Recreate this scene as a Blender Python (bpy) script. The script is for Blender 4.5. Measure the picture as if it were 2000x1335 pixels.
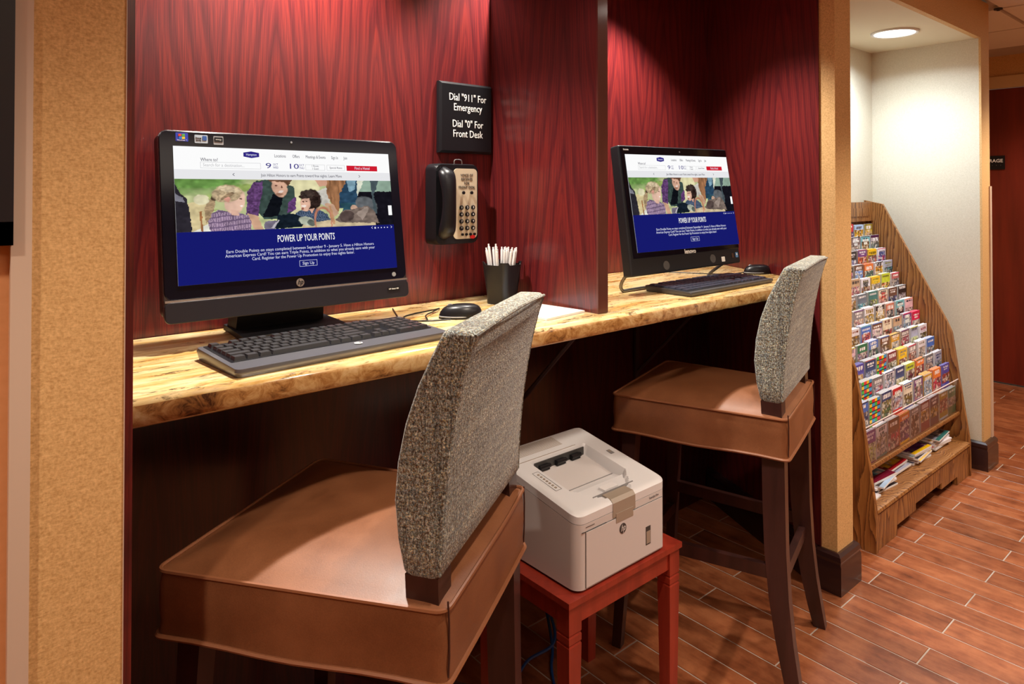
import bpy, bmesh, math, random
import numpy as np
from mathutils import Vector, Matrix
random.seed(7)
PI = math.pi; R = math.radians
S = bpy.context.scene; COL = S.collection
for o in list(bpy.data.objects): bpy.data.objects.remove(o)

# ---------------------------------------------------------------- camera
cd = bpy.data.cameras.new('camera'); cam = bpy.data.objects.new('camera', cd); COL.objects.link(cam)
cam.location = (0, 0, 1.40); cam.rotation_euler = (R(90.7), 0, -math.atan(1145/1339.0))
cd.sensor_width = 36; cd.lens = 36*1339/2000.0; cd.shift_y = -(667.5-354.64)/2000.0; cd.clip_start = .02
S.camera = cam
# ---------------------------------------------------------------- world, light, exposure
w = bpy.data.worlds.new('world'); S.world = w; w.use_nodes = True
w.node_tree.nodes['Background'].inputs[0].default_value = (1, .86, .7, 1)
w.node_tree.nodes['Background'].inputs[1].default_value = .15
S.view_settings.view_transform = 'Standard'; S.view_settings.look = 'None'
S.view_settings.exposure = 0.0; S.view_settings.gamma = 1; S.view_settings.use_curve_mapping = False
def lamp(kind, loc, energy, color, rot=(0, 0, 0), size=.1, size_y=None, cone=None, blend=.3):
    l = bpy.data.lights.new('lamp_light', kind); l.energy = energy; l.color = color
    if kind == 'AREA':
        l.shape = 'RECTANGLE'; l.size = size; l.size_y = size_y or size
    else: l.shadow_soft_size = size
    if cone: l.spot_size = R(cone); l.spot_blend = blend
    o = bpy.data.objects.new('lamp_light', l); COL.objects.link(o); o.location = loc; o.rotation_euler = rot
    return o
WARM = (1, .85, .69); NEUT = (1, .93, .84); COOL = (.78, .90, 1)
SPOTS = [(.70, 1.53), (1.39, 1.50), (2.03, 1.54)]
NZ = 2.30
for (x, y), e, c in zip(SPOTS, (122, 76, 112), (106, 100, 110)): lamp('SPOT', (x, y, NZ-.012), e, NEUT, size=.025, cone=c, blend=.55)
lamp('SPOT', (3.58, 1.32, 2.155), 9, COOL, size=.05, cone=156, blend=.10)
lamp('SPOT', (3.58, 1.32, 2.155), 84, COOL, size=.05, cone=152, blend=1.0)
# downlights of the corridor
CORR = [(2.75, .05, 120, 115), (.90, .42, 62, 115), (4.3, .30, 100, 120), (-.8, .40, 60, 120), (5.0, .7, 60, 140)]
for x, y, e, c in CORR: lamp('SPOT', (x, y, 2.33), e, WARM, size=.05, cone=c, blend=.5)
lamp('AREA', (1.2, -.9, 2.33), 20, WARM, size=2.6, size_y=.8)  # unseen soft fill added on the camera side, not one of the downlights

# ---------------------------------------------------------------- node helpers
def mat(name, color=(.8, .8, .8), rough=.5, metal=0., coat=0., emis=None, es=0, trans=0, spec=.5, sheen=0):
    m = bpy.data.materials.new(name); m.use_nodes = True
    b = m.node_tree.nodes['Principled BSDF']
    b.inputs['Base Color'].default_value = (*color, 1); b.inputs['Roughness'].default_value = rough
    b.inputs['Metallic'].default_value = metal; b.inputs['Coat Weight'].default_value = coat
    b.inputs['Coat Roughness'].default_value = .12
    b.inputs['Specular IOR Level'].default_value = spec
    b.inputs['Sheen Weight'].default_value = sheen
    b.inputs['Transmission Weight'].default_value = trans
    if emis: b.inputs['Specular IOR Level'].default_value = 0
    if emis: b.inputs['Emission Color'].default_value = (*emis, 1); b.inputs['Emission Strength'].default_value = es
    return m
class N:
    def __init__(s, m): s.m = m; s.t = m.node_tree; s.b = s.t.nodes['Principled BSDF']
    def n(s, ty, **k):
        x = s.t.nodes.new(ty)
        for a, v in k.items(): setattr(x, a, v)
        return x
    def l(s, a, b): s.t.links.new(a, b)
    def co(s, scale=(1, 1, 1), rot=(0, 0, 0), kind='Object', loc=(0, 0, 0)):
        tc = s.n('ShaderNodeTexCoord'); mp = s.n('ShaderNodeMapping'); s.l(tc.outputs[kind], mp.inputs[0])
        mp.inputs['Scale'].default_value = scale; mp.inputs['Rotation'].default_value = rot; mp.inputs['Location'].default_value = loc
        return mp.outputs[0]
    def noise(s, vec, scale=5, detail=4, rough=.5, dist=0):
        x = s.n('ShaderNodeTexNoise'); s.l(vec, x.inputs['Vector'])
        x.inputs['Scale'].default_value = scale; x.inputs['Detail'].default_value = detail
        x.inputs['Roughness'].default_value = rough; x.inputs['Distortion'].default_value = dist
        return x.outputs[0]
    def ramp(s, f, stops, interp='LINEAR'):
        x = s.n('ShaderNodeValToRGB'); s.l(f, x.inputs[0]); e = x.color_ramp.elements; x.color_ramp.interpolation = interp
        while len(e) < len(stops): e.new(.5)
        for i, (p, c) in enumerate(stops):
            e[i].position = p; e[i].color = (*c, 1) if len(c) == 3 else c
        return x.outputs[0]
    def math(s, op, a, b=None, c=None):
        x = s.n('ShaderNodeMath', operation=op)
        for i, v in enumerate((a, b, c)):
            if v is None: continue
            if isinstance(v, (int, float)): x.inputs[i].default_value = v
            else: s.l(v, x.inputs[i])
        return x.outputs[0]
    def mix(s, f, a, b, mode='MIX'):
        x = s.n('ShaderNodeMix', data_type='RGBA', blend_type=mode)
        for i, v in ((0, f), (6, a), (7, b)):
            if isinstance(v, (int, float)): x.inputs[i].default_value = v
            elif isinstance(v, tuple): x.inputs[i].default_value = (*v, 1)
            else: s.l(v, x.inputs[i])
        return x.outputs[2]
    def bump(s, h, strength=.3, dist=.002):
        x = s.n('ShaderNodeBump'); x.inputs['Strength'].default_value = strength; x.inputs['Distance'].default_value = dist
        s.l(h, x.inputs['Height']); s.l(x.outputs[0], s.b.inputs['Normal'])
    def color(s, c): s.l(c, s.b.inputs['Base Color'])
    def sep(s, vec):
        x = s.n('ShaderNodeSeparateXYZ'); s.l(vec, x.inputs[0]); return x.outputs

def cherry(name, period=.29, axis=0, dark=1.0):
    """red-stained laminate with nested cathedral grain running up the panel"""
    m = mat(name, rough=.32, coat=.5); k = N(m); k.b.inputs['Coat Roughness'].default_value = .22
    v = k.co(); sx = k.sep(v); X = sx[axis]; Z = sx[2]
    warp = k.noise(k.co((1.0, 1.0, .5)), 2.0, 2)
    xw = k.math('ADD', X, k.math('MULTIPLY', warp, .10))
    fr = k.math('FRACT', k.math('DIVIDE', xw, period))
    a = k.math('MULTIPLY', k.math('SUBTRACT', fr, .5), period)
    a = k.math('SQRT', k.math('ADD', k.math('MULTIPLY', a, a), .00006))
    n2 = k.noise(k.co((3, 3, .4)), 3, 2)
    fine = k.noise(k.co((1, 1, .012)), 380, 3, .7)
    f = k.math('ADD', k.math('ADD', k.math('MULTIPLY', a, 95), k.math('MULTIPLY', Z, 9.0)), k.math('MULTIPLY', n2, 3.6))
    f2 = k.math('ADD', f, k.math('MULTIPLY', fine, .16))
    s_ = k.math('FRACT', f2)
    ring = k.ramp(s_, [(0, (.12, .12, .12)), (.18, (.45, .45, .45)), (.55, (.72, .72, .72)), (.85, (.82, .82, .82)), (1, (.2, .2, .2))])
    pores = k.ramp(fine, [(.36, (.15, .15, .15)), (.62, (1, 1, 1))])
    g = k.math('FRACT', k.math('ADD', k.math('ADD', k.math('MULTIPLY', a, 27), k.math('MULTIPLY', Z, 3.1)), k.math('ADD', k.math('MULTIPLY', n2, 2.2), k.math('MULTIPLY', fine, .10))))
    wide = k.ramp(g, [(0, (.0, .0, .0)), (.06, (.10, .10, .10)), (.30, (.75, .75, .75)), (.8, (1, 1, 1)), (1, (.05, .05, .05))])
    mixf = k.mix(.42, k.mix(.55, ring, wide), pores)
    broad = k.noise(k.co((1, 1, .3)), 5, 2)
    fac = k.math('ADD', k.math('MULTIPLY', N.rgb(k, mixf), .8), k.math('MULTIPLY', broad, .25))
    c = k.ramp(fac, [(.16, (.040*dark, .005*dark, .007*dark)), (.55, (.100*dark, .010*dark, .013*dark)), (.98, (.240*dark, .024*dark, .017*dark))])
    k.color(c); k.bump(fine, .08, .0006); return m
def _rgb(k, c):
    x = k.n('ShaderNodeRGBToBW'); k.l(c, x.inputs[0]); return x.outputs[0]
N.rgb = _rgb
M = {}
M['cherry'] = cherry('cherry_laminate'); M['cherry_y'] = cherry('cherry_laminate_side', .36, 1, .8)
def wallpaper(name, c1, c2, scale=260, bs=.5):
    m = mat(name, rough=.75); k = N(m)
    n1 = k.noise(k.co((1, 1, .8)), scale, 2, .6); n2 = k.noise(k.co((1, 1, 3)), scale*.6, 2)
    n = k.math('ADD', k.math('MULTIPLY', n1, .6), k.math('MULTIPLY', n2, .4))
    k.color(k.ramp(n, [(.32, c1), (.68, c2)])); k.bump(n, bs, .001); return m
M['paper'] = wallpaper('woven_wallpaper', (.50, .285, .10), (.78, .50, .22), 270, .5)
M['paper_cream'] = wallpaper('cream_wallpaper', (.60, .54, .41), (.72, .66, .53), 260, .25)
M['orange'] = wallpaper('orange_paint', (.72, .33, .13), (.78, .37, .16), 60, .05)
M['soffit'] = mat('soffit_paint', (.72, .64, .46), .8)
M['bead'] = mat('corner_bead_paint', (.60, .46, .36), .5)
M['black'] = mat('black_plastic', (.008, .008, .010), .33, spec=.35)
M['blackgloss'] = mat('gloss_black_bezel', (.004, .004, .009), .12, spec=.22)
M['chin'] = mat('brushed_dark_chin', (.022, .02, .026), .3, .2, spec=.35)
M['rim'] = mat('dark_metal_rim', (.12, .115, .12), .22, .8)
M['silver'] = mat('silver_edge', (.55, .55, .55), .25, .9)
M['blackmat'] = mat('matte_black', (.010, .010, .013), .55, spec=.3)
M['wire'] = mat('grey_steel_wire', (.14, .13, .12), .35, .7)
M['frameblack'] = mat('picture_frame_black', (.008, .008, .012), .4)
M['white'] = mat('paper_white', (.82, .82, .84), .6)
M['ptop'] = mat('printer_white', (.74, .745, .77), .42)
M['pbody'] = mat('printer_body_white', (.66, .63, .63), .45)
M['ptape'] = mat('printer_beige_flap', (.36, .30, .24), .4)
M['pdark'] = mat('printer_dark_gap', (.05, .05, .05), .5)
M['grey'] = mat('mid_grey', (.25, .25, .26), .4)
M['key'] = mat('key_black', (.05, .05, .055), .22, coat=.3)
M['kbody'] = mat('keyboard_silver_grey', (.16, .16, .18), .28, .5)
M['kbody2'] = mat('keyboard_charcoal', (.045, .042, .042), .45)
M['beige'] = mat('phone_beige', (.56, .47, .34), .45)
M['red'] = mat('red_button', (.6, .02, .02), .4)
M['lens'] = mat('lamp_lens', (1, 1, 1), .5, emis=(1, .99, .96), es=6)
M['panelglow'] = mat('lamp_lens_warm', (1, 1, 1), .5, emis=(1, .92, .82), es=26)
M['ring'] = mat('lamp_trim_ring', (.75, .74, .70), .35)
M['signwhite'] = mat('sign_letter', (.85, .84, .80), .6)
M['bluecable'] = mat('blue_cable', (.01, .06, .25), .4)
M['darkwood'] = mat('dark_stained_wood', (.035, .013, .011), .35, coat=.3)
M['base'] = mat('baseboard_dark', (.028, .010, .010), .3, coat=.5)
M['bracket'] = mat('bracket_steel', (.06, .035, .035), .5, .3)
M['casing'] = mat('door_casing', (.66, .47, .24), .6)
M['clear'] = mat('clear_acrylic', (.95, .92, .93), .06, trans=1.0)
M['clear'].node_tree.nodes['Principled BSDF'].inputs['IOR'].default_value = 1.2
M['pad'] = mat('speaker_grille', (.075, .07, .068), .8)

def stained(name, lo, hi, sc=30, rough=.4):
    m = mat(name, rough=rough, coat=.25); k = N(m)
    n = k.noise(k.co((1, 1, .08)), sc, 4, .6); k.color(k.ramp(n, [(.3, lo), (.7, hi)])); return m
M['legwood'] = stained('stool_leg_wood', (.022, .007, .006), (.050, .015, .012))
M['redwood'] = stained('red_stand_wood', (.22, .020, .010), (.36, .038, .018))
M['doorwood'] = stained('door_red_wood', (.10, .008, .004), (.20, .018, .008), 12)
def oak():
    m = mat('oak', rough=.42, coat=.2); k = N(m)
    s = k.sep(k.co()); n1 = k.noise(k.co((1, 1, .22)), 6, 3, .5, .2)
    f = k.math('ADD', k.math('MULTIPLY', k.math('ADD', s[1], k.math('MULTIPLY', s[0], .6)), 60), k.math('MULTIPLY', n1, 12))
    fine = k.noise(k.co((1, 1, .05)), 170, 3, .7)
    r = k.math('FRACT', k.math('ADD', f, k.math('MULTIPLY', fine, .6)))
    r2 = k.math('MULTIPLY', r, k.math('ADD', k.math('MULTIPLY', fine, .9), .45))
    k.color(k.ramp(r2, [(0, (.07, .022, .006)), (.25, (.21, .080, .020)), (.8, (.36, .165, .048))])); k.bump(r2, .15, .001); return m
M['oak'] = oak()
def granite():
    m = mat('gold_granite', rough=.13, coat=.4); k = N(m)
    v = k.co((.28, 1.15, 1.0), (0, 0, R(-12)))
    w1 = k.noise(v, 9, 6, .6, 1.2); w2 = k.noise(k.co((.22, 1.5, 1), (0, 0, R(-14))), 22, 5, .62, 1.6)
    w3 = k.noise(k.co((.5, 1.2, 1), (0, 0, R(-8))), 46, 4, .7, .5)
    w4 = k.noise(k.co((1, 1, 1)), 4, 3)
    c = k.ramp(w2, [(.30, (.22, .09, .022)), (.42, (.58, .32, .09)), (.52, (.80, .58, .25)), (.64, (.90, .76, .44)), (.8, (.72, .46, .17))])
    c2 = k.ramp(w1, [(.36, (.46, .18, .025)), (.46, (.80, .52, .17)), (.58, (.92, .79, .48))])
    c = k.mix(.45, c, c2)
    dk = k.ramp(w3, [(.52, (0, 0, 0)), (.60, (1, 1, 1))]); dk2 = k.ramp(k.noise(k.co((.35, 1.3, 1), (0, 0, R(-14))), 13, 6, .7, 2.2), [(.47, (0, 0, 0)), (.60, (1, 1, 1))])
    f = k.math('MULTIPLY', k.math('MULTIPLY', k.rgb(dk), k.rgb(dk2)), .95)
    c = k.mix(f, c, (.07, .03, .012)); 
    f3 = k.ramp(w4, [(.5, (0, 0, 0)), (.75, (.45, .45, .45))]); c = k.mix(k.rgb(f3), c, (.55, .28, .10))
    k.color(c); return m
M['granite'] = granite()
def gedge():
    m = mat('gold_granite_rough_edge', rough=.22, coat=.3); k = N(m)
    a = k.noise(k.co((.8, 1, 1.1)), 38, 5, .7, .8); b = k.noise(k.co((1, 1, 1)), 10, 4, .6, .5)
    c = k.ramp(k.math('ADD', k.math('MULTIPLY', a, .6), k.math('MULTIPLY', b, .4)), [(.36, (.10, .045, .018)), (.45, (.42, .20, .06)), (.54, (.62, .38, .15)), (.66, (.76, .56, .30))])
    k.color(c); return m
M['granite_edge'] = gedge()
def leather():
    m = mat('brown_leather', rough=.42); k = N(m)
    a = k.noise(k.co(), 7, 5, .6); b = k.noise(k.co(), 420, 2, .6)
    n = k.math('ADD', k.math('MULTIPLY', a, .75), k.math('MULTIPLY', b, .25))
    k.color(k.ramp(n, [(.32, (.15, .052, .020)), (.68, (.275, .105, .042))])); k.bump(b, .18, .0008)
    k.l(k.ramp(a, [(.3, (.36,)*3), (.7, (.52,)*3)]), k.b.inputs['Roughness']); return m
M['leather'] = leather()
M['piping'] = mat('leather_piping', (.25, .095, .042), .38)
def tweed():
    m = mat('tweed', rough=.95, sheen=.3, spec=.15); k = N(m)
    a = k.noise(k.co((1, 1, 1.5)), 230, 1, .5); b = k.noise(k.co((1.5, 1.5, .8), loc=(.3, .2, .1)), 210, 1, .5)
    g = k.noise(k.co((1, 1, 1)), 480, 1, .5)
    hz = k.noise(k.co((.04, .04, 1)), 110, 3, .7); vt = k.noise(k.co((1, 1, .04)), 110, 3, .7)
    c = k.ramp(a, [(.36, (.035, .03, .03)), (.43, (.25, .11, .035)), (.47, (.11, .14, .15)), (.55, (.11, .17, .21)), (.60, (.20, .26, .28)), (.65, (.46, .40, .24))])
    c2 = k.ramp(b, [(.38, (.03, .035, .04)), (.46, (.20, .17, .08)), (.53, (.15, .20, .22)), (.62, (.40, .43, .42))])
    c = k.mix(.5, c, c2)
    c = k.mix(.8, c, k.ramp(g, [(.38, (.45, .45, .45)), (.62, (1.75, 1.75, 1.75))]), 'MULTIPLY')
    pl = k.math('ADD', k.math('MULTIPLY', hz, .55), k.math('MULTIPLY', vt, .45))
    c = k.mix(.75, c, k.ramp(pl, [(.38, (.45, .46, .52)), (.5, (1.1, 1.05, .95)), (.62, (1.8, 1.7, 1.5))]), 'MULTIPLY')
    k.color(c); k.bump(k.math('ADD', a, b), .7, .0016); return m
M['tweed'] = tweed()
M['tweedpipe'] = M['tweed']
def tile():
    m = mat('wood_look_tile', rough=.34, spec=.45); k = N(m)
    oi = k.n('ShaderNodeObjectInfo'); rnd = oi.outputs['Random']
    tc = k.n('ShaderNodeTexCoord'); ad = k.n('ShaderNodeVectorMath', operation='ADD'); k.l(tc.outputs['Object'], ad.inputs[0])
    cb = k.n('ShaderNodeCombineXYZ'); k.l(k.math('MULTIPLY', rnd, 37), cb.inputs[0]); k.l(k.math('MULTIPLY', rnd, 91), cb.inputs[1]); k.l(cb.outputs[0], ad.inputs[1])
    mp = k.n('ShaderNodeMapping'); mp.inputs['Scale'].default_value = (1, .16, 1); k.l(ad.outputs[0], mp.inputs[0])
    a = k.noise(mp.outputs[0], 30, 6, .68, .4); b = k.noise(ad.outputs[0], 7, 5, .65)
    f = k.math('ADD', k.math('MULTIPLY', a, .42), k.math('MULTIPLY', b, .58))
    c = k.ramp(f, [(.34, (.095, .026, .010)), (.46, (.225, .066, .025)), (.60, (.35, .122, .050))])
    v = k.math('ADD', k.math('MULTIPLY', rnd, .35), .82)
    cv = k.n('ShaderNodeCombineColor'); [k.l(v, cv.inputs[i]) for i in range(3)]
    k.color(k.mix(1.0, c, cv.outputs[0], 'MULTIPLY')); k.bump(a, .12, .001); return m
M['tile'] = tile()
M['grout'] = mat('pale_grout', (.40, .33, .28), .8)
M['ceiltile'] = mat('ceiling_tile', (.82, .76, .70), .85)
M['ceilgrid'] = mat('ceiling_grid', (.5, .42, .35), .6)
# colour-attribute materials for printed covers and the screen photograph
def vcol(name, emit=0, rough=.4):
    m = mat(name, rough=rough); k = N(m); a = k.n('ShaderNodeVertexColor'); a.layer_name = 'Col'
    if emit:
        k.b.inputs['Base Color'].default_value = (0, 0, 0, 1); k.b.inputs['Specular IOR Level'].default_value = 0; k.l(a.outputs[0], k.b.inputs['Emission Color']); k.b.inputs['Emission Strength'].default_value = emit
    else: k.color(a.outputs[0])
    return m
M['print'] = vcol('printed_cover', 0, .35); M['photo'] = vcol('screen_photo', 1.0)
def em(name, c, s=1.0): return mat(name, (0, 0, 0), .3, emis=c, es=s)
M['e_white'] = em('screen_white', (1, 1, 1), .97); M['e_grey'] = em('screen_pale_grey', (.80, .80, .82)); M['e_blue'] = em('screen_blue', (.008, .010, .150))
M['e_text'] = em('screen_dark_text', (.03, .025, .06)); M['e_navy'] = em('screen_navy', (.03, .02, .22)); M['e_red'] = em('screen_red', (.62, .012, .03)); M['e_light'] = em('screen_light_text', (.72, .74, .9)); M['e_faint'] = em('screen_faint', (.5, .5, .52))

# ---------------------------------------------------------------- mesh helpers
def link(name, me, m=None, parent=None, smooth=False):
    o = bpy.data.objects.new(name, me); COL.objects.link(o)
    if m is not None:
        for mm in (m if isinstance(m, (list, tuple)) else [m]): me.materials.append(mm)
    if parent: o.parent = parent
    if smooth:
        for p in me.polygons: p.use_smooth = True
    return o
def obj(name, bm, m, parent=None, smooth=False, bev=0, seg=2, bang=30):
    if bev:
        es = [e for e in bm.edges if len(e.link_faces) == 2 and e.calc_face_angle(0) > R(bang)]
        bmesh.ops.bevel(bm, geom=es, offset=bev, segments=seg, profile=.5, affect='EDGES', clamp_overlap=True)
    bmesh.ops.recalc_face_normals(bm, faces=bm.faces)
    me = bpy.data.meshes.new(name); bm.to_mesh(me); bm.free()
    o = link(name, me, m, parent)
    if smooth:
        for p in me.polygons: p.use_smooth = True
        try: me.set_sharp_from_angle(angle=R(smooth if smooth > 1 else 35))
        except Exception: pass
    return o
def BM(): return bmesh.new()
def box(bm, x0, x1, y0, y1, z0, z1, T=None):
    vs = [bm.verts.new((x, y, z)) for x in (x0, x1) for y in (y0, y1) for z in (z0, z1)]
    for f in ((0, 1, 3, 2), (4, 6, 7, 5), (0, 4, 5, 1), (2, 3, 7, 6), (0, 2, 6, 4), (1, 5, 7, 3)): bm.faces.new([vs[i] for i in f])
    if T is not None: bmesh.ops.transform(bm, matrix=T, verts=vs)
    return bm
def prism(bm, pts, z0, z1, T=None):
    a = [bm.verts.new((x, y, z0)) for x, y in pts]; b = [bm.verts.new((x, y, z1)) for x, y in pts]
    bm.faces.new(a[::-1]); bm.faces.new(b); n = len(pts)
    for i in range(n): bm.faces.new([a[i], a[(i+1) % n], b[(i+1) % n], b[i]])
    if T is not None: bmesh.ops.transform(bm, matrix=T, verts=a+b)
    return bm
def loft(bm, rings, cap=True, closed=True):
    R_ = [[bm.verts.new(p) for p in r] for r in rings]; n = len(R_[0])
    for a, b in zip(R_[:-1], R_[1:]):
        for i in range(n if closed else n-1): bm.faces.new([a[i], a[(i+1) % n], b[(i+1) % n], b[i]])
    if cap and closed: bm.faces.new(R_[0][::-1]); bm.faces.new(R_[-1])
    return bm
def tube(bm, pts, r, n=8, closed=False):
    pts = [Vector(p) for p in pts]; N_ = len(pts); up = Vector((0, 0, 1)); rings = []; prev = None
    for i, p in enumerate(pts):
        a = pts[(i-1) % N_] if (closed or i > 0) else p; b = pts[(i+1) % N_] if (closed or i < N_-1) else p
        t = (b-a).normalized()
        if prev is None: u = t.cross(up if abs(t.z) < .9 else Vector((1, 0, 0))).normalized()
        else: u = (prev - t*prev.dot(t)).normalized()
        prev = u; v = t.cross(u); rr = r[i] if isinstance(r, (list, tuple)) else r
        rings.append([p + (u*math.cos(2*PI*k/n)+v*math.sin(2*PI*k/n))*rr for k in range(n)])
    if closed: rings.append(rings[0]); loft(bm, rings, cap=False); bmesh.ops.remove_doubles(bm, verts=bm.verts, dist=1e-6)
    else: loft(bm, rings)
    return bm
def cyl(bm, c, r, h, n=24, axis='z', r2=None):
    r2 = r if r2 is None else r2; rings = []
    for rr, t in ((r, 0), (r2, h)):
        ring = []
        for k in range(n):
            a = 2*PI*k/n; u, v = rr*math.cos(a), rr*math.sin(a)
            ring.append({'z': (c[0]+u, c[1]+v, c[2]+t), 'y': (c[0]+u, c[1]+t, c[2]+v), 'x': (c[0]+t, c[1]+u, c[2]+v)}[axis])
        rings.append(ring)
    return loft(bm, rings)
def rrect(x0, x1, y0, y1, r, n=4):
    out = []
    for cx, cy, a0 in ((x1-r, y1-r, 0), (x0+r, y1-r, 90), (x0+r, y0+r, 180), (x1-r, y0+r, 270)):
        for i in range(n+1):
            a = R(a0+90*i/n); out.append((cx+r*math.cos(a), cy+r*math.sin(a)))
    return out
def smoothpath(pts, n=6):
    P = [Vector(p) for p in pts]; P = [2*P[0]-P[1]]+P+[2*P[-1]-P[-2]]; out = []
    for i in range(1, len(P)-2):
        for k in range(n):
            t = k/n; a, b, c, d = P[i-1:i+3]
            out.append(.5*((2*b)+(c-a)*t+(2*a-5*b+4*c-d)*t*t+(-a+3*b-3*c+d)*t**3))
    out.append(P[-2]); return out
def thing(name, label, cat, loc=(0, 0, 0), rz=0, group=None):
    o = bpy.data.objects.new(name, None); COL.objects.link(o); o.location = loc; o.rotation_euler = (0, 0, rz); o.empty_display_size = .1
    return tag(o, label, cat, group)
def tag(o, label=None, cat=None, group=None, kind=None):
    if label: o['label'] = label
    if cat: o['category'] = cat
    if group: o['group'] = group
    if kind: o['kind'] = kind
    return o
def struct(name, bm, m, label=None, **k):
    o = obj(name, bm, m, **k); o['kind'] = 'structure'
    if label: o['label'] = label
    return o
def text(name, s, size, m, parent, T, align='CENTER', ext=.0003, sx=1.0, bold=0, spacing=1.0, shear=0):
    c = bpy.data.curves.new('t', 'FONT'); c.body = s; c.size = size; c.align_x = align; c.align_y = 'CENTER'; c.extrude = ext
    c.offset = bold; c.space_line = spacing; c.resolution_u = 2; c.shear = shear
    t = bpy.data.objects.new('t', c); COL.objects.link(t)
    dg = bpy.context.evaluated_depsgraph_get(); me = bpy.data.meshes.new_from_object(t.evaluated_get(dg)); bpy.data.objects.remove(t)
    me.transform(T @ Matrix.Diagonal((sx, 1, 1, 1))); me.materials.clear()
    return link(name, me, m, parent)
def joinme(name, meshes, m, parent):
    """several meshes (already in place) as one part"""
    bm = BM()
    for me in meshes: bm.from_mesh(me)
    return obj(name, bm, m, parent)
def frameT(loc, ex, ez):     # local x->ex, local y->ez , local z-> normal towards the viewer
    ex = Vector(ex).normalized(); ez = Vector(ez).normalized(); n = ex.cross(ez)
    m = Matrix(((ex.x, ez.x, n.x, loc[0]), (ex.y, ez.y, n.y, loc[1]), (ex.z, ez.z, n.z, loc[2]), (0, 0, 0, 1))); return m
FRONT = lambda x, y, z: frameT((x, y, z), (1, 0, 0), (0, 0, 1))

# ================================================================ THE SETTING
CZ = 2.36
# floor: grout bed with single wood-look tiles
fl = struct('floor', box(BM(), -1.7, 6.0, -2.3, 2.1, -.06, -.0015), M['grout'], 'wood-look terracotta tile floor with pale grout joints')
TW, TL, G = .1087, .605, .0042
tm = {}
def tilemesh(L):
    L = round(L, 3)
    if L not in tm:
        b = box(BM(), G/2-TW/2, TW/2-G/2, G/2-L/2, L/2-G/2, -.008, 0)
        es = [e for e in b.edges if all(v.co.z > -.001 for v in e.verts)]
        bmesh.ops.bevel(b, geom=es, offset=.0012, segments=1, affect='EDGES')
        me = bpy.data.meshes.new('tile'); b.to_mesh(me); b.free(); me.materials.append(M['tile']); tm[L] = me
    return tm[L]
rest = BM(); i0 = -34
for r in range(-35, 36):
    xc = 2.13 + (r+.5)*TW
    if xc < -1.65 or xc > 5.93: continue
    off = 1.045 if r % 2 == 0 else .777
    k0 = math.floor((-2.3-off)/TL)
    for k in range(k0, k0+9):
        a, b_ = off+k*TL, off+(k+1)*TL
        a = max(a, -2.3); b_ = min(b_, 2.05)
        if b_-a < .03: continue
        vis = xc > .95 and b_ > xc*.16+.15 and a < 1.9 and not (xc < 2.4 and a > 1.85)
        if vis:
            o = bpy.data.objects.new('tile', tilemesh(b_-a)); COL.objects.link(o); o.parent = fl; o.location = (xc, (a+b_)/2, 0)
        else: box(rest, xc-TW/2+G/2, xc+TW/2-G/2, a+G/2, b_-G/2, -.008, 0)
o = obj('tile_field', rest, M['tile'], fl); o['kind'] = 'stuff'
# ceiling of the corridor, and tiles
ce = struct('ceiling', box(BM(), -1.7, 6.0, -2.3, 1.09, CZ+.012, CZ+.06), M['ceilgrid'], 'suspended ceiling with square pale tiles')
box_b = BM(); box(box_b, 4.17, 6.0, 1.09, 2.1, CZ+.012, CZ+.06); struct('ceiling_recess', box_b, M['ceilgrid'], 'suspended ceiling beyond the corner')
cs = .61
ctm = bpy.data.meshes.new('ceiling_panel'); b = box(BM(), -.293, .293, -.293, .293, 0, .014); b.to_mesh(ctm); b.free(); ctm.materials.append(M['ceiltile'])
for ix in range(-3, 10):
    for iy in range(-4, 4):
        x, y = .35+ix*cs, .77+iy*cs
        if x < -1.4 or x > 5.75 or y < -2.1 or y > 1.8: continue
        if y+.3 > 1.09 and x-.3 < 4.17: continue
        o = bpy.data.objects.new('ceiling_panel', ctm); COL.objects.link(o); o.parent = ce; o.location = (x, y, CZ)
# outer walls of the corridor (behind and beside the camera)
struct('wall_back', box(BM(), -1.7, 6.0, -2.4, -2.3, 0, CZ), M['paper'], 'tan wallpapered wall behind the viewer')
struct('wall_left', box(BM(), -1.8, -1.7, -2.4, 1.2, 0, CZ), M['orange'], 'orange painted side wall')
# left end: orange wall, corner bead, wallpapered pier
struct('wall_front_left', box(BM(), -1.7, .083, 1.10, 1.3, 0, CZ), M['orange'], 'orange painted wall at the left edge')
struct('trim_1', box(BM(), .083, .1055, 1.082, 1.3, 0, CZ), M['bead'], 'pale vertical corner bead beside the wallpapered pier', bev=.003)
struct('wall_pier_left', box(BM(), .1055, .2145, 1.09, 1.75, 0, CZ), M['paper'], 'tan woven wallpaper pier left of the desk niche')
struct('trim_2', box(BM(), .2145, .2262, 1.094, 1.72, 0, NZ), M['cherry_y'], 'red wood edge board at the left of the niche')
struct('trim_3', box(BM(), .2138, .2149, 1.088, 1.092, 0, CZ), M['bead'], 'thin pale edge strip')
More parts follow.
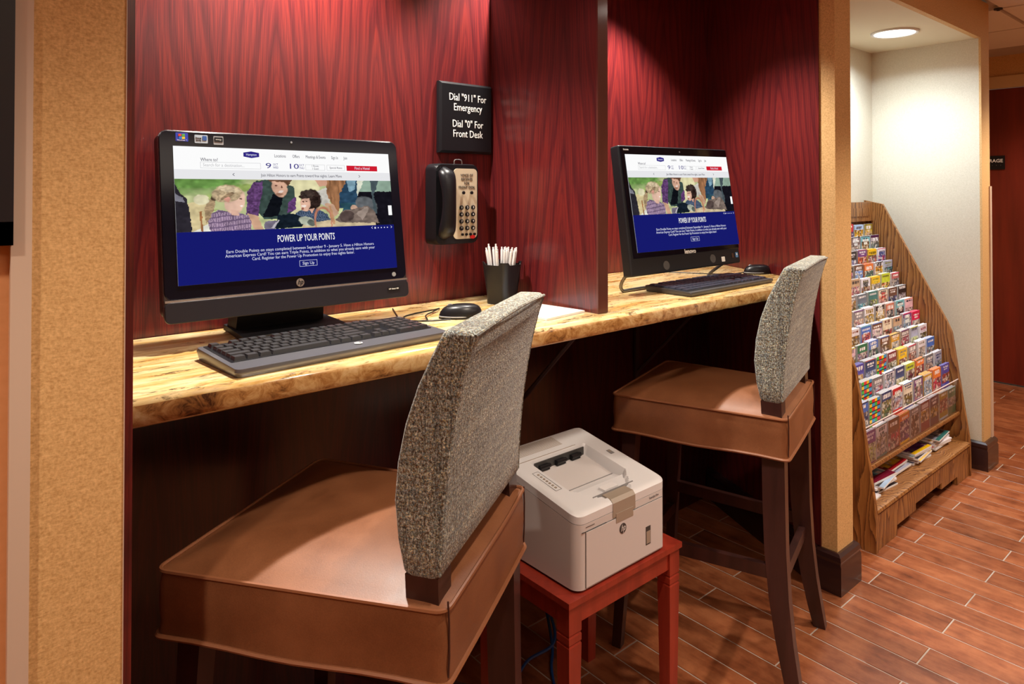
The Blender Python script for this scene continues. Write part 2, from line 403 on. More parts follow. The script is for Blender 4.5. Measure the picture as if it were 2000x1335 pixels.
# desk niche
struct('wall_niche_left', box(BM(), .2262, 1.402, 1.70, 1.84, 0, NZ), M['cherry'], 'red cherry laminate back wall behind the left computer')
struct('wall_niche_right', box(BM(), 1.402, 2.80, 1.82, 1.86, 0, NZ), M['cherry'], 'red cherry laminate back wall behind the right computer')
def slant():
    b = prism(BM(), [(2.418, 1.145), (2.745, 1.82), (2.765, 1.82), (2.438, 1.145)], 0, NZ); return b
m_sl = cherry('cherry_laminate_slant', .40, 1, .85)
struct('wall_niche_side', slant(), m_sl, 'red cherry laminate side wall right of the right computer')
m_low_shaded = cherry('cherry_laminate_lower_shaded', .29, 0, .30)  # shade under the counter is put into this darker laminate colour
struct('wall_niche_lower_left', box(BM(), .2270, 1.402, 1.697, 1.70, .0, 1.026), m_low_shaded, 'cherry panel behind the left stool, darkened for shade under the counter')
struct('wall_niche_lower_right', box(BM(), 1.402, 2.742, 1.817, 1.82, .0, 1.026), m_low_shaded, 'cherry panel behind the right stool, darkened for shade under the counter')
struct('ceiling_niche', box(BM(), .2262, 2.8, 1.2, 1.84, NZ, NZ+.04), M['cherry'], 'dark top of the desk niche')
struct('wall_niche_header', box(BM(), .2262, 2.43, 1.09, 1.2, 2.2, CZ), M['paper'], 'wallpapered header above the desk niche')
# pier between niche and rack alcove
struct('wall_pier_middle', prism(BM(), [(2.424, 1.09), (2.548, 1.09), (2.70, 1.61), (2.672, 1.61), (2.448, 1.15), (2.424, 1.15)], 0, CZ), M['paper'], 'narrow tan wallpapered pier between desk niche and brochure alcove')
def basebrd(name, pts, lab):     # polyline of the wall face, board stands proud on its left-hand side
    prof = [(0, 0), (.022, 0), (.022, .098), (.019, .104), (.019, .110), (.021, .116), (.018, .130), (.008, .138), (0, .138)]
    P = [Vector((x, y, 0)) for x, y in pts]; rings = []
    for i, p in enumerate(P):
        d1 = (p-P[i-1]).normalized() if i else (P[1]-p).normalized(); d2 = (P[i+1]-p).normalized() if i < len(P)-1 else d1
        n1 = Vector((d1.y, -d1.x, 0)); n2 = Vector((d2.y, -d2.x, 0)); n = (n1+n2).normalized(); n = n/max(.3, n.dot(n1))
        rings.append([p+n*u+Vector((0, 0, z)) for u, z in prof])
    return struct(name, loft(BM(), rings), M['base'], lab, smooth=30)
basebrd('baseboard_middle', [(2.424, 1.158), (2.424, 1.09), (2.548, 1.09), (2.5555, 1.115)], 'dark moulded baseboard round the middle pier')
basebrd('baseboard_side', [(2.735, 1.80), (2.42, 1.152)], 'dark baseboard along the niche side wall')
# alcove for the rack
struct('wall_alcove_back', box(BM(), 2.672, 4.17, 1.61, 1.64, 0, CZ), M['paper_cream'], 'cream wallpaper at the back of the rack alcove')
struct('wall_pier_right', box(BM(), 4.04, 4.15, 1.095, 1.61, 0, CZ), M['paper_cream'], 'cream wallpapered side wall of the rack alcove')
struct('wall_pier_right_front', box(BM(), 4.04, 4.17, 1.085, 1.095, 0, CZ), M['paper'], 'tan end face of the pier right of the rack')
struct('wall_pier_right_side', box(BM(), 4.15, 4.17, 1.095, 2.1, 0, CZ), M['paper'], 'tan side face of the right pier')
struct('trim_4', box(BM(), 4.150, 4.178, 1.079, 1.12, .13, 1.42), M['bead'], 'pinkish corner guard on the right pier')
struct('wall_alcove_header', box(BM(), 2.548, 4.04, 1.085, 1.11, 2.168, CZ), M['paper'], 'tan header above the rack alcove')
struct('ceiling_alcove', prism(BM(), [(2.56, 1.11), (4.04, 1.11), (4.04, 1.61), (2.70, 1.61)], 2.168, 2.2), M['soffit'], 'cream soffit of the rack alcove')
basebrd('baseboard_right', [(4.04, 1.60), (4.04, 1.085), (4.17, 1.085), (4.17, 2.05)], 'dark moulded baseboard round the right pier')
# far wall with the storage door
struct('wall_right', box(BM(), 5.92, 6.0, -2.3, 2.1, 2.22, CZ+.02), M['paper'], 'tan wall above the far door')
struct('wall_right_side', box(BM(), 5.92, 6.0, -2.3, .55, 0, 2.22), M['paper'], 'tan wall beside the far door')
struct('wall_far', box(BM(), 4.17, 6.0, 2.0, 2.1, 0, CZ), M['paper'], 'tan wall at the far end')
d = struct('door_1', box(BM(), 5.935, 5.975, .66, 1.99, .01, 2.135), M['doorwood'], 'dark red wooden storage door')
hb = BM(); tube(hb, smoothpath([(5.935, .74, 1.0), (5.89, .74, 1.0), (5.885, .76, 1.0), (5.885, .86, 1.0)]), .009); obj('door_handle', hb, M['silver'], d, smooth=True)
b = BM(); box(b, 5.90, 5.94, .56, 2.0, 2.137, 2.222); box(b, 5.90, 5.94, .56, .655, 0, 2.137); struct('trim_5', b, M['casing'], 'tan casing around the storage door')
sg = thing('door_sign', 'small black sign with white lettering on the dark red storage door', 'sign', (5.932, 1.50, 1.60))
obj('plate', box(BM(), -.008, .002, -.05, .12, -.05, .05), M['black'], sg, bev=.001)
DT = frameT((-.009, .035, .012), (0, -1, 0), (0, 0, 1))
text('lettering', 'STORAGE', .034, M['signwhite'], sg, DT, bold=.0006)
bd = BM()
for i in range(9): cyl(bd, (-.010, .0-.0+.03*math.sin(i*2.1), -.022+.005*(i % 2)), .0012, .002, 6, 'x')
obj('braille', bd, M['grey'], sg)['kind'] = 'stuff'

# recessed lamps
def downlight(loc, r, label, group=None, mt='lens'):
    t = thing('recessed_lamp', label, 'lamp', loc, 0, group); b = BM(); rings = []
    for rr, z in ((r, 0), (r, -.006), (r*.96, -.010), (r*.86, -.008), (r*.84, 0)): rings.append([(rr*math.cos(2*PI*k/40), rr*math.sin(2*PI*k/40), z) for k in range(40)])
    loft(b, rings, cap=False); obj('trim_ring', b, M['ring'], t, smooth=True)
    obj('lens', cyl(BM(), (0, 0, -.004), r*.85, .003, 40), M[mt], t)
    return t
downlight((3.58, 1.32, 2.168), .105, 'round glowing recessed lamp in the cream soffit above the brochure rack')
for (x, y), wd in zip(SPOTS, ('left', 'middle', 'right')): downlight((x, y, NZ), .055, f'{wd}most small recessed lamp in the desk niche top' if wd != 'middle' else 'central small recessed lamp in the desk niche top', 'recessed lamps over the desk')
for i, (x, y, e, c) in enumerate(CORR): downlight((x, y, CZ), .085, ['corridor ceiling lamp in front of the right stool', 'corridor ceiling lamp near the left stool', 'corridor ceiling lamp in front of the brochure rack', 'corridor ceiling lamp farthest left', 'corridor ceiling lamp by the storage door'][i], 'corridor ceiling lamps', 'panelglow')
t = thing('sprinkler_plate', 'small dark plate under the corridor ceiling beside the right pier', 'fitting', (4.30, 1.075, CZ)); obj('plate', cyl(BM(), (0, 0, -.008), .02, .008, 20), M['pdark'], t); obj('stem', cyl(BM(), (0, 0, -.014), .007, .007, 12), M['pdark'], t)
# picture frame at the left edge
pf = thing('picture_frame', 'black picture frame hanging on the orange wall at the left edge', 'picture', (-.20, 1.10, 1.33))
b = BM()
for x0, x1, z0, z1 in ((-.28, -.25, 0, .75), (.255, .285, 0, .75), (-.28, .285, 0, .03), (-.28, .285, .72, .75)): box(b, x0, x1, -.028, 0, z0, z1)
obj('frame', b, M['frameblack'], pf); obj('mat_board', box(BM(), -.25, .255, -.008, -.004, .03, .72), M['white'], pf)
obj('print', box(BM(), -.17, .175, -.010, -.008, .11, .64), M['casing'], pf)

# ================================================================ COUNTER
ct = thing('countertop', 'polished gold granite counter running the width of the niche', 'counter', (0, 0, 0))
Zt, Zb, YF = 1.07, 1.027, 1.197
prof = [(1.695, Zb), (YF+.006, Zb), (YF+.001, Zb+.004), (YF, Zb+.012), (YF, Zt-.016), (YF+.003, Zt-.008), (YF+.009, Zt-.002), (YF+.018, Zt), (1.695, Zt)]
xr = lambda y: 2.413+.4845*(y-1.145)
b = BM(); rings = [[(f(y), y, z) for y, z in prof] for f in (lambda y: .2275, xr)]
NX = 2; loft(b, rings)
o = obj('slab', b, [M['granite'], M['granite_edge']], ct)
for p in o.data.polygons:
    if p.normal.y < -.8: p.material_index = 1
    if abs(p.normal.z) < .98: p.use_smooth = True
b = prism(BM(), [(1.408, 1.695), (xr(1.695), 1.695), (xr(1.815), 1.815), (1.408, 1.815)], Zb, Zt); obj('rear_slab', b, M['granite'], ct)
for x, yb in ((1.40, 1.695), (2.22, 1.815)):
    b = BM(); box(b, x-.012, x+.012, yb-.42, yb, Zb-.012, Zb-.002); box(b, x-.012, x+.012, yb-.012, yb-.002, .62, Zb-.002)
    dv = Vector((0, yb-.36, Zb-.012)); dw = Vector((0, yb-.012, .66)); tube(b, [(x, dv.y, dv.z), (x, dw.y, dw.z)], .007, 6)
    obj('bracket', b, M['bracket'], ct)
# divider between the two places
dv = thing('desk_divider', 'tall red wood divider panel standing on the granite counter', 'partition', (1.38, 1.24, Zt))
o = obj('panel', box(BM(), -.018, .020, .006, .458, .0005, .958), M['cherry_y'], dv)
m_edge = stained('divider_edge', (.085, .022, .016), (.13, .035, .026), 20)
obj('edge_band', box(BM(), -.018, .021, 0, .006, .0005, .958), m_edge, dv, bev=.0015)

# ================================================================ SCREENS
def painted(name, nx, ny, fn, T, m, parent, w, h):
    """flat print: a grid of faces coloured by fn(u,v), u right, v down"""
    vs = [(w*(i/nx-.5), h*(.5-j/ny), 0) for j in range(ny+1) for i in range(nx+1)]
    fs = [(j*(nx+1)+i, (j+1)*(nx+1)+i, (j+1)*(nx+1)+i+1, j*(nx+1)+i+1) for j in range(ny) for i in range(nx)]
    me = bpy.data.meshes.new(name); me.from_pydata([tuple(T @ Vector(v)) for v in vs], [], fs)
    U, V = np.meshgrid((np.arange(nx)+.5)/nx, (np.arange(ny)+.5)/ny)
    c = fn(U, V).reshape(-1, 3); at = me.color_attributes.new('Col', 'FLOAT_COLOR', 'CORNER')
    arr = np.ones((nx*ny, 4, 4), dtype=np.float32); arr[:, :, :3] = c[:, None, :]
    at.data.foreach_set('color', arr.ravel())
    return link(name, me, m, parent)
def lin(c): c = np.array(c)/255.; return c**2.2
def vnoise(U, V, su, sv, seed):
    rg = np.random.RandomState(seed); g = rg.rand(int(sv)+3, int(su)+3)
    x, y = U*su, V*sv; xi, yi = x.astype(int), y.astype(int); fx, fy = x-xi, y-yi; fx = fx*fx*(3-2*fx); fy = fy*fy*(3-2*fy)
    return (g[yi, xi]*(1-fx)+g[yi, xi+1]*fx)*(1-fy)+(g[yi+1, xi]*(1-fx)+g[yi+1, xi+1]*fx)*fy
def photo(U, V):
    """family loading a car boot: coordinates are fractions of the picture"""
    A = 4.2; C_ = np.zeros(U.shape+(3,)); q1 = vnoise(U, V, 90, 26, 11); q2 = vnoise(U, V, 90, 26, 12)
    U0, V0 = U, V; U = np.clip(U+(q1-.5)*.006, 0, .9999); V = np.clip(V+(q2-.5)*.026, 0, .9999); n = vnoise(U, V, 14, 6, 1); n2 = vnoise(U, V, 60, 20, 2); n3 = vnoise(U, V, 130, 44, 3)
    def put(mask, col, tex=.12, t=None):
        t = n2 if t is None else t
        c = lin(col)[None, None, :]*(1-tex+2*tex*t[..., None]); m = np.clip(mask, 0, 1)[..., None]; C_[:] = C_*(1-m)+c*m
    def ell(cx, cy, rx, ry, rot=0, soft=.12):
        dx = (U-cx)*A; dy = V-cy; c, s = math.cos(R(rot)), math.sin(R(rot)); x = dx*c+dy*s; y = -dx*s+dy*c
        return (1-np.sqrt((x/(rx*A))**2+(y/ry)**2))/soft+.5
    def poly(pts, soft=60):
        ins = np.zeros(U.shape, bool); j = len(pts)-1
        for i in range(len(pts)):
            xi, yi = pts[i]; xj, yj = pts[j]
            ins ^= ((yi > V) != (yj > V)) & (U < (xj-xi)*(V-yi)/((yj-yi) or 1e-9)+xi); j = i
        return ins.astype(float)
    put(np.ones_like(U), (196, 204, 140), .25, n); put((n-.45)*4*(V < .6), (150, 172, 84), .3); put((vnoise(U, V, 9, 4, 8)-.6)*5*(V < .5), (104, 150, 66), .3)
    put((U > .42)*(U < .62)*1.*(V < .75), (222, 214, 160), .15, n); put(poly([(.03, .5), (.13, .35), (.13, 1), (.05, 1)]), (216, 196, 140), .15); put(poly([(.065, 1), (.13, .85), (.14, 1)]), (240, 238, 220), .05)
    put(poly([(.09, .62), (.10, .62), (.105, 1), (.095, 1)]), (170, 110, 60))
    put(poly([(0, .1), (.02, .25), (.045, .4), (.055, .65), (.06, 1), (0, 1)]), (48, 44, 52), .2); put(poly([(0, .28), (.03, .36), (.035, .45), (0, .42)]), (120, 118, 130), .1)
    # car interior on the right
    put(poly([(.80, 0), (1, 0), (1, .3), (.80, .3)]), (142, 170, 150), .1, n); put(poly([(.80, .25), (1, .25), (1, 1), (.70, 1)]), (28, 26, 34), .2); put(ell(.84, .60, .075, .24), (96, 100, 104), .2)
    put(poly([(.885, 0), (.93, 0), (.915, .2), (.90, .3), (.915, .75), (.895, .75), (.89, .3)]), (72, 86, 92), .1)
    # woman
    put(poly([(.74, 0), (.82, 0), (.815, .3), (.80, .48), (.76, .60), (.68, .62), (.68, .3)]), (40, 72, 98), .35); put(poly([(.76, 0), (.81, 0), (.80, .2), (.77, .25)]), (120, 160, 180), .2); put(poly([(.815, 0), (.85, 0), (.83, .2), (.81, .35)]), (222, 224, 200), .1)
    put(poly([(.60, .25), (.66, .15), (.67, .6), (.62, .5)]), (196, 190, 178), .2); put(poly([(.60, 0), (.68, 0), (.66, .12), (.62, .13)]), (206, 150, 120), .05)
    put(poly([(.66, 0), (.76, 0), (.72, .3), (.715, .6), (.70, .74), (.68, .55), (.655, .3)]), (158, 106, 66), .45, vnoise(U, V, 120, 5, 5)); put(poly([(.64, .5), (.68, .5), (.71, .72), (.68, .82)]), (206, 160, 128), .1)
    put(poly([(.72, .5), (.80, .5), (.81, .7), (.74, .72)]), (44, 84, 98), .3); put(ell(.79, .60, .018, .06), (208, 164, 136), .05)
    # father
    put(poly([(.33, .02), (.41, 0), (.50, .15), (.50, .55), (.46, .8), (.36, .8), (.30, .5)]), (60, 78, 72), .35); put(poly([(.40, .3), (.45, .32), (.42, .75), (.35, .75)]), (22, 24, 30), .2)
    put(poly([(.29, .25), (.32, .06), (.36, .04), (.355, .25), (.34, .45), (.335, .72), (.28, .70)]), (98, 60, 112), .5, n3); put(poly([(.47, .45), (.505, .35), (.50, .62), (.46, .68)]), (98, 56, 112), .4, n3)
    put(poly([(.285, .68), (.33, .72), (.35, 1), (.315, 1), (.295, .85)]), (206, 158, 124), .08); put(poly([(.38, 0), (.49, 0), (.47, .13), (.42, .10)]), (110, 74, 52), .3)
    put(ell(.432, .16, .034, .20, -12), (218, 166, 136), .08); put(poly([(.395, 0), (.48, 0), (.478, .05), (.40, .03)]), (112, 76, 54), .3); put(ell(.437, .245, .014, .022, -20), (236, 214, 200), 0); put(ell(.443, .15, .006, .02), (120, 76, 60), 0); put(ell(.418, .12, .006, .016), (120, 76, 60), 0); put(ell(.43, .30, .02, .03), (168, 118, 92), .1)
    # girl
    put(poly([(.12, .72), (.16, .60), (.24, .64), (.29, .72), (.30, .85), (.30, 1), (.13, 1)]), (170, 140, 168), .1)
    pl = ((np.sin(U*620) > .55) | (np.sin(V*64+U*30) > .6)).astype(float)*poly([(.12, .72), (.16, .60), (.24, .64), (.29, .72), (.30, .85), (.30, 1), (.13, 1)]); put(pl*.75, (84, 62, 100), .2)
    put(poly([(.125, .40), (.15, .36), (.155, .45), (.135, .75), (.115, .85), (.11, .6)]), (176, 146, 106), .35, n3); put(ell(.10, .40, .03, .10), (222, 214, 170), .2); put(ell(.15, .37, .012, .05), (84, 66, 50), .2)
    put(ell(.235, .42, .045, .26, 8), (230, 184, 158), .06); put(ell(.205, .28, .062, .17, -8), (190, 164, 124), .4, n3); put(ell(.215, .20, .045, .06, 10), (214, 190, 150), .3, n3); put(ell(.205, .33, .03, .04, -30), (150, 122, 90), .4, n3); put(ell(.205, .40, .012, .05), (222, 150, 128), .05); put(ell(.262, .53, .008, .02), (246, 230, 220), 0); put(ell(.262, .38, .006, .015), (90, 60, 50), 0); put(poly([(.215, .60), (.25, .62), (.25, .72), (.22, .70)]), (222, 172, 148), .05)
    # boy
    put(poly([(.50, .68), (.55, .60), (.60, .60), (.65, .72), (.68, .95), (.50, .95)]), (52, 70, 96), .4, n3); pl = ((np.sin(U*560) > .5) ^ (np.sin(V*70) > .5)).astype(float)*poly([(.50, .68), (.55, .60), (.60, .60), (.65, .72), (.68, .95), (.50, .95)]); put(pl*.5, (110, 126, 150), .2)
    put(ell(.577, .42, .050, .23, 10), (52, 38, 34), .6, n3); put(ell(.548, .50, .024, .155, 5), (226, 174, 146), .08); put(ell(.545, .34, .026, .06, -15), (60, 44, 38), .6, n3); put(ell(.560, .30, .035, .09, 0), (70, 56, 50), .6, n3); put(ell(.538, .46, .004, .016), (90, 60, 52), 0); put(ell(.553, .45, .005, .014), (90, 60, 52), 0); put(ell(.535, .60, .006, .02), (150, 84, 70), 0); put(ell(.54, .55, .012, .02), (240, 222, 210), 0); put(poly([(.56, .62), (.59, .60), (.58, .70)]), (216, 160, 134), .05)
    # bags, basket, thermos
    put(poly([(.42, .72), (.49, .70), (.55, .80), (.53, .98), (.40, 1), (.41, .85)]), (26, 36, 46), .3); put(poly([(.36, .85), (.42, .82), (.40, 1), (.355, 1)]), (120, 110, 130), .25); put(poly([(.385, .98), (.42, .80), (.425, .82), (.395, 1)]), (190, 184, 190))
    put(poly([(.53, .90), (.70, .84), (.90, .86), (.90, 1), (.53, 1)]), (206, 184, 142), .15); put(ell(.55, .86, .038, .09, 20), (176, 182, 160), .25); put(ell(.57, .90, .02, .06, 20), (96, 104, 96), .2)
    e1 = np.clip(ell(.63, .86, .045, .30), 0, 1)*(1-np.clip(ell(.63, .88, .037, .27), 0, 1)); put(e1, (196, 120, 88), .1); put(poly([(.66, .55), (.672, .55), (.69, .95), (.678, .95)]), (198, 142, 96), .1)
    put(poly([(.69, .86), (.73, .66), (.79, .62), (.86, .56), (.90, .70), (.92, .95), (.72, .92)]), (122, 104, 94), .35); put(ell(.75, .78, .04, .12, -20), (84, 68, 64), .3); put(poly([(.80, .72), (.86, .58), (.87, .64), (.83, .88)]), (158, 138, 126), .2)
    fog = .82+.36*vnoise(U0, V0, 40, 12, 21)[..., None]; C_ = C_*fog; g = C_.mean(axis=2, keepdims=True)
    return np.clip(C_*.86+g*.14, 0, 1)*.95
def rect(bm, cx, cy, w_, h_, z): box(bm, cx-w_/2, cx+w_/2, cy-h_/2, cy+h_/2, z-.0002, z)
def border(bm, cx, cy, w_, h_, t, z):
    for a in ((cx, cy+h_/2, w_, t), (cx, cy-h_/2, w_, t), (cx-w_/2, cy, t, h_), (cx+w_/2, cy, t, h_)): rect(bm, *a, z)
def screen(parent, W, H, T, narrow=1.0):
    """web page, local plane x right y up, origin at its centre"""
    X = lambda u: (u-.5)*W; Y = lambda v: (.5-v)*H
    sc = obj('screen', (lambda b: (rect(b, 0, 0, W, H, 0), bmesh.ops.transform(b, matrix=T, verts=b.verts), b)[2])(BM()), M['e_white'], parent)
    def sub(name, fn, m, z=.0004, lab=None):
        b = BM(); fn(b, z); bmesh.ops.transform(b, matrix=T, verts=b.verts); return obj(name, b, m, sc)
    sub('notice_strip', lambda b, z: rect(b, 0, Y(.205), W, H*.07, z), M['e_grey'])
    sub('blue_panel', lambda b, z: rect(b, 0, Y(.8125), W, H*.375, z), M['e_blue'])
    painted('photograph', 330, 104, photo, T @ Matrix.Translation((0, Y(.4325), .0005)), M['photo'], sc, W, H*.385)
    def hexa(b, z):
        cx, cy = X(.315), Y(.047); a, h_ = W*.034, H*.026
        prism(b, [(cx-a, cy+h_*.6), (cx-a, cy-h_*.6), (cx, cy-h_), (cx+a, cy-h_*.6), (cx+a, cy+h_*.6), (cx, cy+h_)][::-1], z-.0002, z)
    sub('badge', hexa, M['e_navy'])
    sub('red_button', lambda b, z: rect(b, X(.848), Y(.135), W*.165, H*.045, z), M['e_red'])
    for bu, bw_ in ((.228, .25), (.607, .094), (.71, .09)): sub('box_outline', lambda b, z: border(b, X(bu), Y(.135), W*bw_, H*.045, .0006, z), M['e_faint'])
    sub('button_outline', lambda b, z: border(b, X(.545), Y(.905), W*.082, H*.045, .0007, z+.0002), M['e_light'])
    sub('side_tab', lambda b, z: rect(b, X(.985), Y(.50), W*.02, H*.085, z+.0004), M['e_white'])
    def dots(b, z):
        for i, u in enumerate((.895, .912, .929, .946, .963)): rect(b, X(u), Y(.648), W*(.005 if i else .008), W*(.005 if i else .008), z+.0002)
    sub('slide_dots', dots, M['e_light'])
    def tx(name, items, m, z=.0007):
        ms = []
        for s, u, v, size, al, wd in items:
            o = text('t', s, size*H, m, sc, Matrix.Identity(4), al, .00005, 1, bold=.00035*H if size > .06 else 0)
            xs = [q.co.x for q in o.data.vertices]; f = wd*W/(max(xs)-min(xs))
            o.data.transform(T @ Matrix.Translation((X(u), Y(v), z)) @ Matrix.Diagonal((f, 1, 1, 1))); ms.append(o)
        me0 = [o.data for o in ms]; r = joinme(name, me0, m, sc)
        for o in ms: bpy.data.objects.remove(o)
        return r
    for t_, u, wd in (('Locations', .443, .052), ('Offers', .517, .033), ('Meetings & Events', .612, .097), ('Sign In', .707, .034), ('Join', .763, .019)): tx('menu_text', [(t_, u, .05, .036, 'CENTER', wd)], M['e_text'])
    tx('field_title', [('Where to?', .103, .095, .036, 'LEFT', .07)], M['e_text'])
    tx('option_text', [('1 Room,\n1 Guest', .607, .135, .022, 'CENTER', .034)], M['e_text']); tx('option_text', [('Special Rates', .71, .135, .024, 'CENTER', .064)], M['e_text'])
    tx('notice_text', [('Join Hilton Honors to earn Points toward free nights. Learn More', .545, .206, .034, 'CENTER', .385)], M['e_text'])
    tx('chevron', [('<', .235, .206, .05, 'CENTER', .008)], M['e_text']); tx('chevron', [('>', .83, .206, .05, 'CENTER', .008)], M['e_text'])
    tx('search_text', [('Search for a destination...', .112, .135, .034, 'LEFT', .17)], M['e_faint'])
    tx('date_number', [('9', .388, .132, .06, 'CENTER', .025)], M['e_navy']); tx('date_number', [('10', .502, .132, .06, 'CENTER', .042)], M['e_navy'])
    tx('date_text', [('OCT\nWED', .420, .132, .024, 'CENTER', .024)], M['e_navy']); tx('date_text', [('OCT\nTHU', .541, .132, .024, 'CENTER', .024)], M['e_navy'])
    tx('badge_text', [('Hampton', .315, .047, .026, 'CENTER', .045)], M['e_light']); tx('button_text', [('Find a Hotel', .848, .135, .034, 'CENTER', .08)], M['e_light'])
    tx('headline_text', [('POWER UP YOUR POINTS', .545, .705, .078, 'CENTER', .27)], M['e_white'])
    for i_, (s_, wd) in enumerate((('Earn Double Points on stays completed between September 9 - January 5. Have a Hilton Honors', .69), ('American Express Card? You can earn Triple Points, in addition to what you already earn with your', .70), ('Card. Register for the Power Up Promotion to enjoy free nights faster.', .48))):
        tx('offer_text', [(s_, .535, .782+.031*i_, .033, 'CENTER', wd)], M['e_light'])
    tx('button_text', [('Sign Up', .545, .905, .034, 'CENTER', .055)], M['e_light']); tx('chevron', [('<', .878, .648, .045, 'CENTER', .007)], M['e_light']); tx('chevron', [('>', .985, .648, .045, 'CENTER', .007)], M['e_light'])
    return sc
def planeT(c, yaw, tilt):
    a, t = R(yaw), R(tilt); ex = Vector((math.cos(a), math.sin(a), 0)); n = Vector((-math.sin(a), math.cos(a), 0)); ez = Vector((0, 0, 1))*math.cos(t)+n*math.sin(t)
    return frameT(c, ex, ez)
def logo_round(parent, T, r, m_disc, m_txt, s='hp'):
    b = cyl(BM(), (0, 0, 0), r, .0006, 32); bmesh.ops.transform(b, matrix=T, verts=b.verts); o = obj('logo', b, m_disc, parent)
    text('logo_letters', s, r*1.75, m_txt, o, T @ Matrix.Translation((0, r*.08, .0010)), 'CENTER', .0002, .8, shear=.35, bold=.0002); return o
# ---- left all-in-one
pc = thing('desktop_computer', 'large glossy black all-in-one computer on the left half of the counter', 'computer', (0, 0, 0))
T = planeT((.654, 1.54, 1.349), .6, 8.8)
b = prism(BM(), rrect(-.287, .287, -.212, .178, .018, 6), -.034, -.004, T); obj('housing', b, M['black'], pc, smooth=30)
b = prism(BM(), rrect(-.2875, .2875, -.2235, .1805, .019, 6), -.010, -.002, T); obj('edge_rim', b, M['rim'], pc, bev=.0015, seg=1)
b = prism(BM(), rrect(-.286, .286, -.176, .178, .017, 6), -.003, .0, T); obj('bezel', b, M['blackgloss'], pc, bev=.001, seg=1)
b = prism(BM(), rrect(-.287, .287, -.223, -.180, .012, 6), -.004, .004, T); obj('speaker_chin', b, M['chin'], pc, bev=.0015, seg=2)
b = prism(BM(), [(-.286, -.1805), (.286, -.1805), (.286, -.176), (-.286, -.176)], -.004, .0025, T); obj('chin_strip', b, M['silver'], pc)
screen(pc, .519, .2935, T @ Matrix.Translation((0, -.001, .0012)))
logo_round(pc, T @ Matrix.Translation((.001, -.163, .0006)), .0095, M['silver'], M['black'])
b = cyl(BM(), (0, 0, 0), .0055, .0008, 20); bmesh.ops.transform(b, matrix=T @ Matrix.Translation((.249, -.164, .0006)), verts=b.verts); obj('power_button', b, M['grey'], pc)
b = cyl(BM(), (0, 0, 0), .0025, .0008, 14); bmesh.ops.transform(b, matrix=T @ Matrix.Translation((0, .165, .0006)), verts=b.verts); obj('webcam', b, M['grey'], pc)
def patch(parent, T, x, y, w_, h_, m, name='sticker', bev=.001): 
    b = prism(BM(), rrect(x-w_/2, x+w_/2, y-h_/2, y+h_/2, .0015, 3), .0, .0007, T); return obj(name, b, m, parent)
st = patch(pc, T, -.241, .1655, .025, .019, mat('sticker_blue', (.02, .04, .45), .4))
for i, (dx, dy, c) in enumerate(((-.004, .004, (.7, .05, .02)), (.003, .004, (.1, .45, .05)), (-.003, -.002, (.02, .2, .7)), (.003, -.002, (.85, .6, .02)))):
    b = prism(BM(), [(-.241+dx-.003, .1655+dy-.0025), (-.241+dx+.003, .1655+dy-.002), (-.241+dx+.003, .1655+dy+.003), (-.241+dx-.003, .1655+dy+.0025)], .0008, .0012, T); obj('emblem_pane', b, mat('emblem', c, .4), st)
text('sticker_text', 'Windows 7', .0042, M['signwhite'], st, T @ Matrix.Translation((-.241, .1585, .0010)))
s2 = patch(pc, T, -.202, .163, .027, .018, mat('sticker_silver', (.48, .55, .62), .4)); patch(s2, T @ Matrix.Translation((0, 0, .0006)), -.195, .165, .009, .010, mat('sticker_navy', (.03, .10, .35), .4), 'sticker_mark'); text('sticker_text', 'Energy\nsaving', .0045, M['black'], s2, T @ Matrix.Translation((-.2075, .163, .0010)))
s3 = patch(pc, T, -.166, .1615, .021, .019, mat('sticker_grey', (.35, .35, .36), .4)); patch(s3, T @ Matrix.Translation((0, 0, .0006)), -.166, .1635, .018, .010, M['black'], 'sticker_mark'); text('sticker_text', 'energy', .0045, M['signwhite'], s3, T @ Matrix.Translation((-.166, .1635, .0016)))
sl = patch(pc, T @ Matrix.Translation((0, 0, .0042)), .243, -.200, .036, .009, M['black'], 'disc_label'); text('sticker_text', 'HP Omni 100', .005, M['signwhite'], sl, T @ Matrix.Translation((.243, -.2, .0052)))
# stand
b = BM(); prism(b, [(.522, 1.497), (.770, 1.505), (.783, 1.685), (.540, 1.685)], Zt, Zt+.012); obj('stand_base', b, M['blackmat'], pc, bev=.003)
b = BM(); loft(b, [[(.540, 1.60, Zt+.010), (.752, 1.60, Zt+.010), (.752, 1.66, Zt+.010), (.540, 1.66, Zt+.010)], [(.550, 1.575, 1.26), (.745, 1.575, 1.26), (.745, 1.62, 1.26), (.550, 1.62, 1.26)]]); obj('stand_neck', b, M['blackmat'], pc, bev=.004)
# ---- right all-in-one
pc2 = thing('desktop_computer', 'matte black all-in-one computer on wire feet, right half of the counter', 'computer', (0, 0, 0))
T2 = planeT((1.958, 1.386, 1.365), -4.6, 9.6)
OUT = [(-.296, -.2375), (.256, -.2255), (.263, .186), (-.286, .182)]
def rp(pts, d): c = Vector((sum(p[0] for p in pts)/4, sum(p[1] for p in pts)/4)); return [(c.x+(p[0]-c.x)*d, c.y+(p[1]-c.y)*d) for p in pts]
b = BM(); prism(b, OUT, -.040, -.001, T2); obj('housing', b, M['blackmat'], pc2, bev=.006, seg=3)
b = BM(); prism(b, [(-.280, -.182), (.254, -.174), (.2585, .182), (-.2805, .178)], -.001, .0012, T2); obj('bezel', b, M['blackgloss'], pc2, bev=.0008, seg=1)
screen(pc2, .518, .316, T2 @ Matrix.Translation((-.0035, -.004, .0025)) @ Matrix.Rotation(R(.5), 4, 'Z'))
text('maker_name', 'lenovo', .021, M['signwhite'], pc2, T2 @ Matrix.Translation((-.012, -.172, .0022)), sx=1.0, bold=.0004)
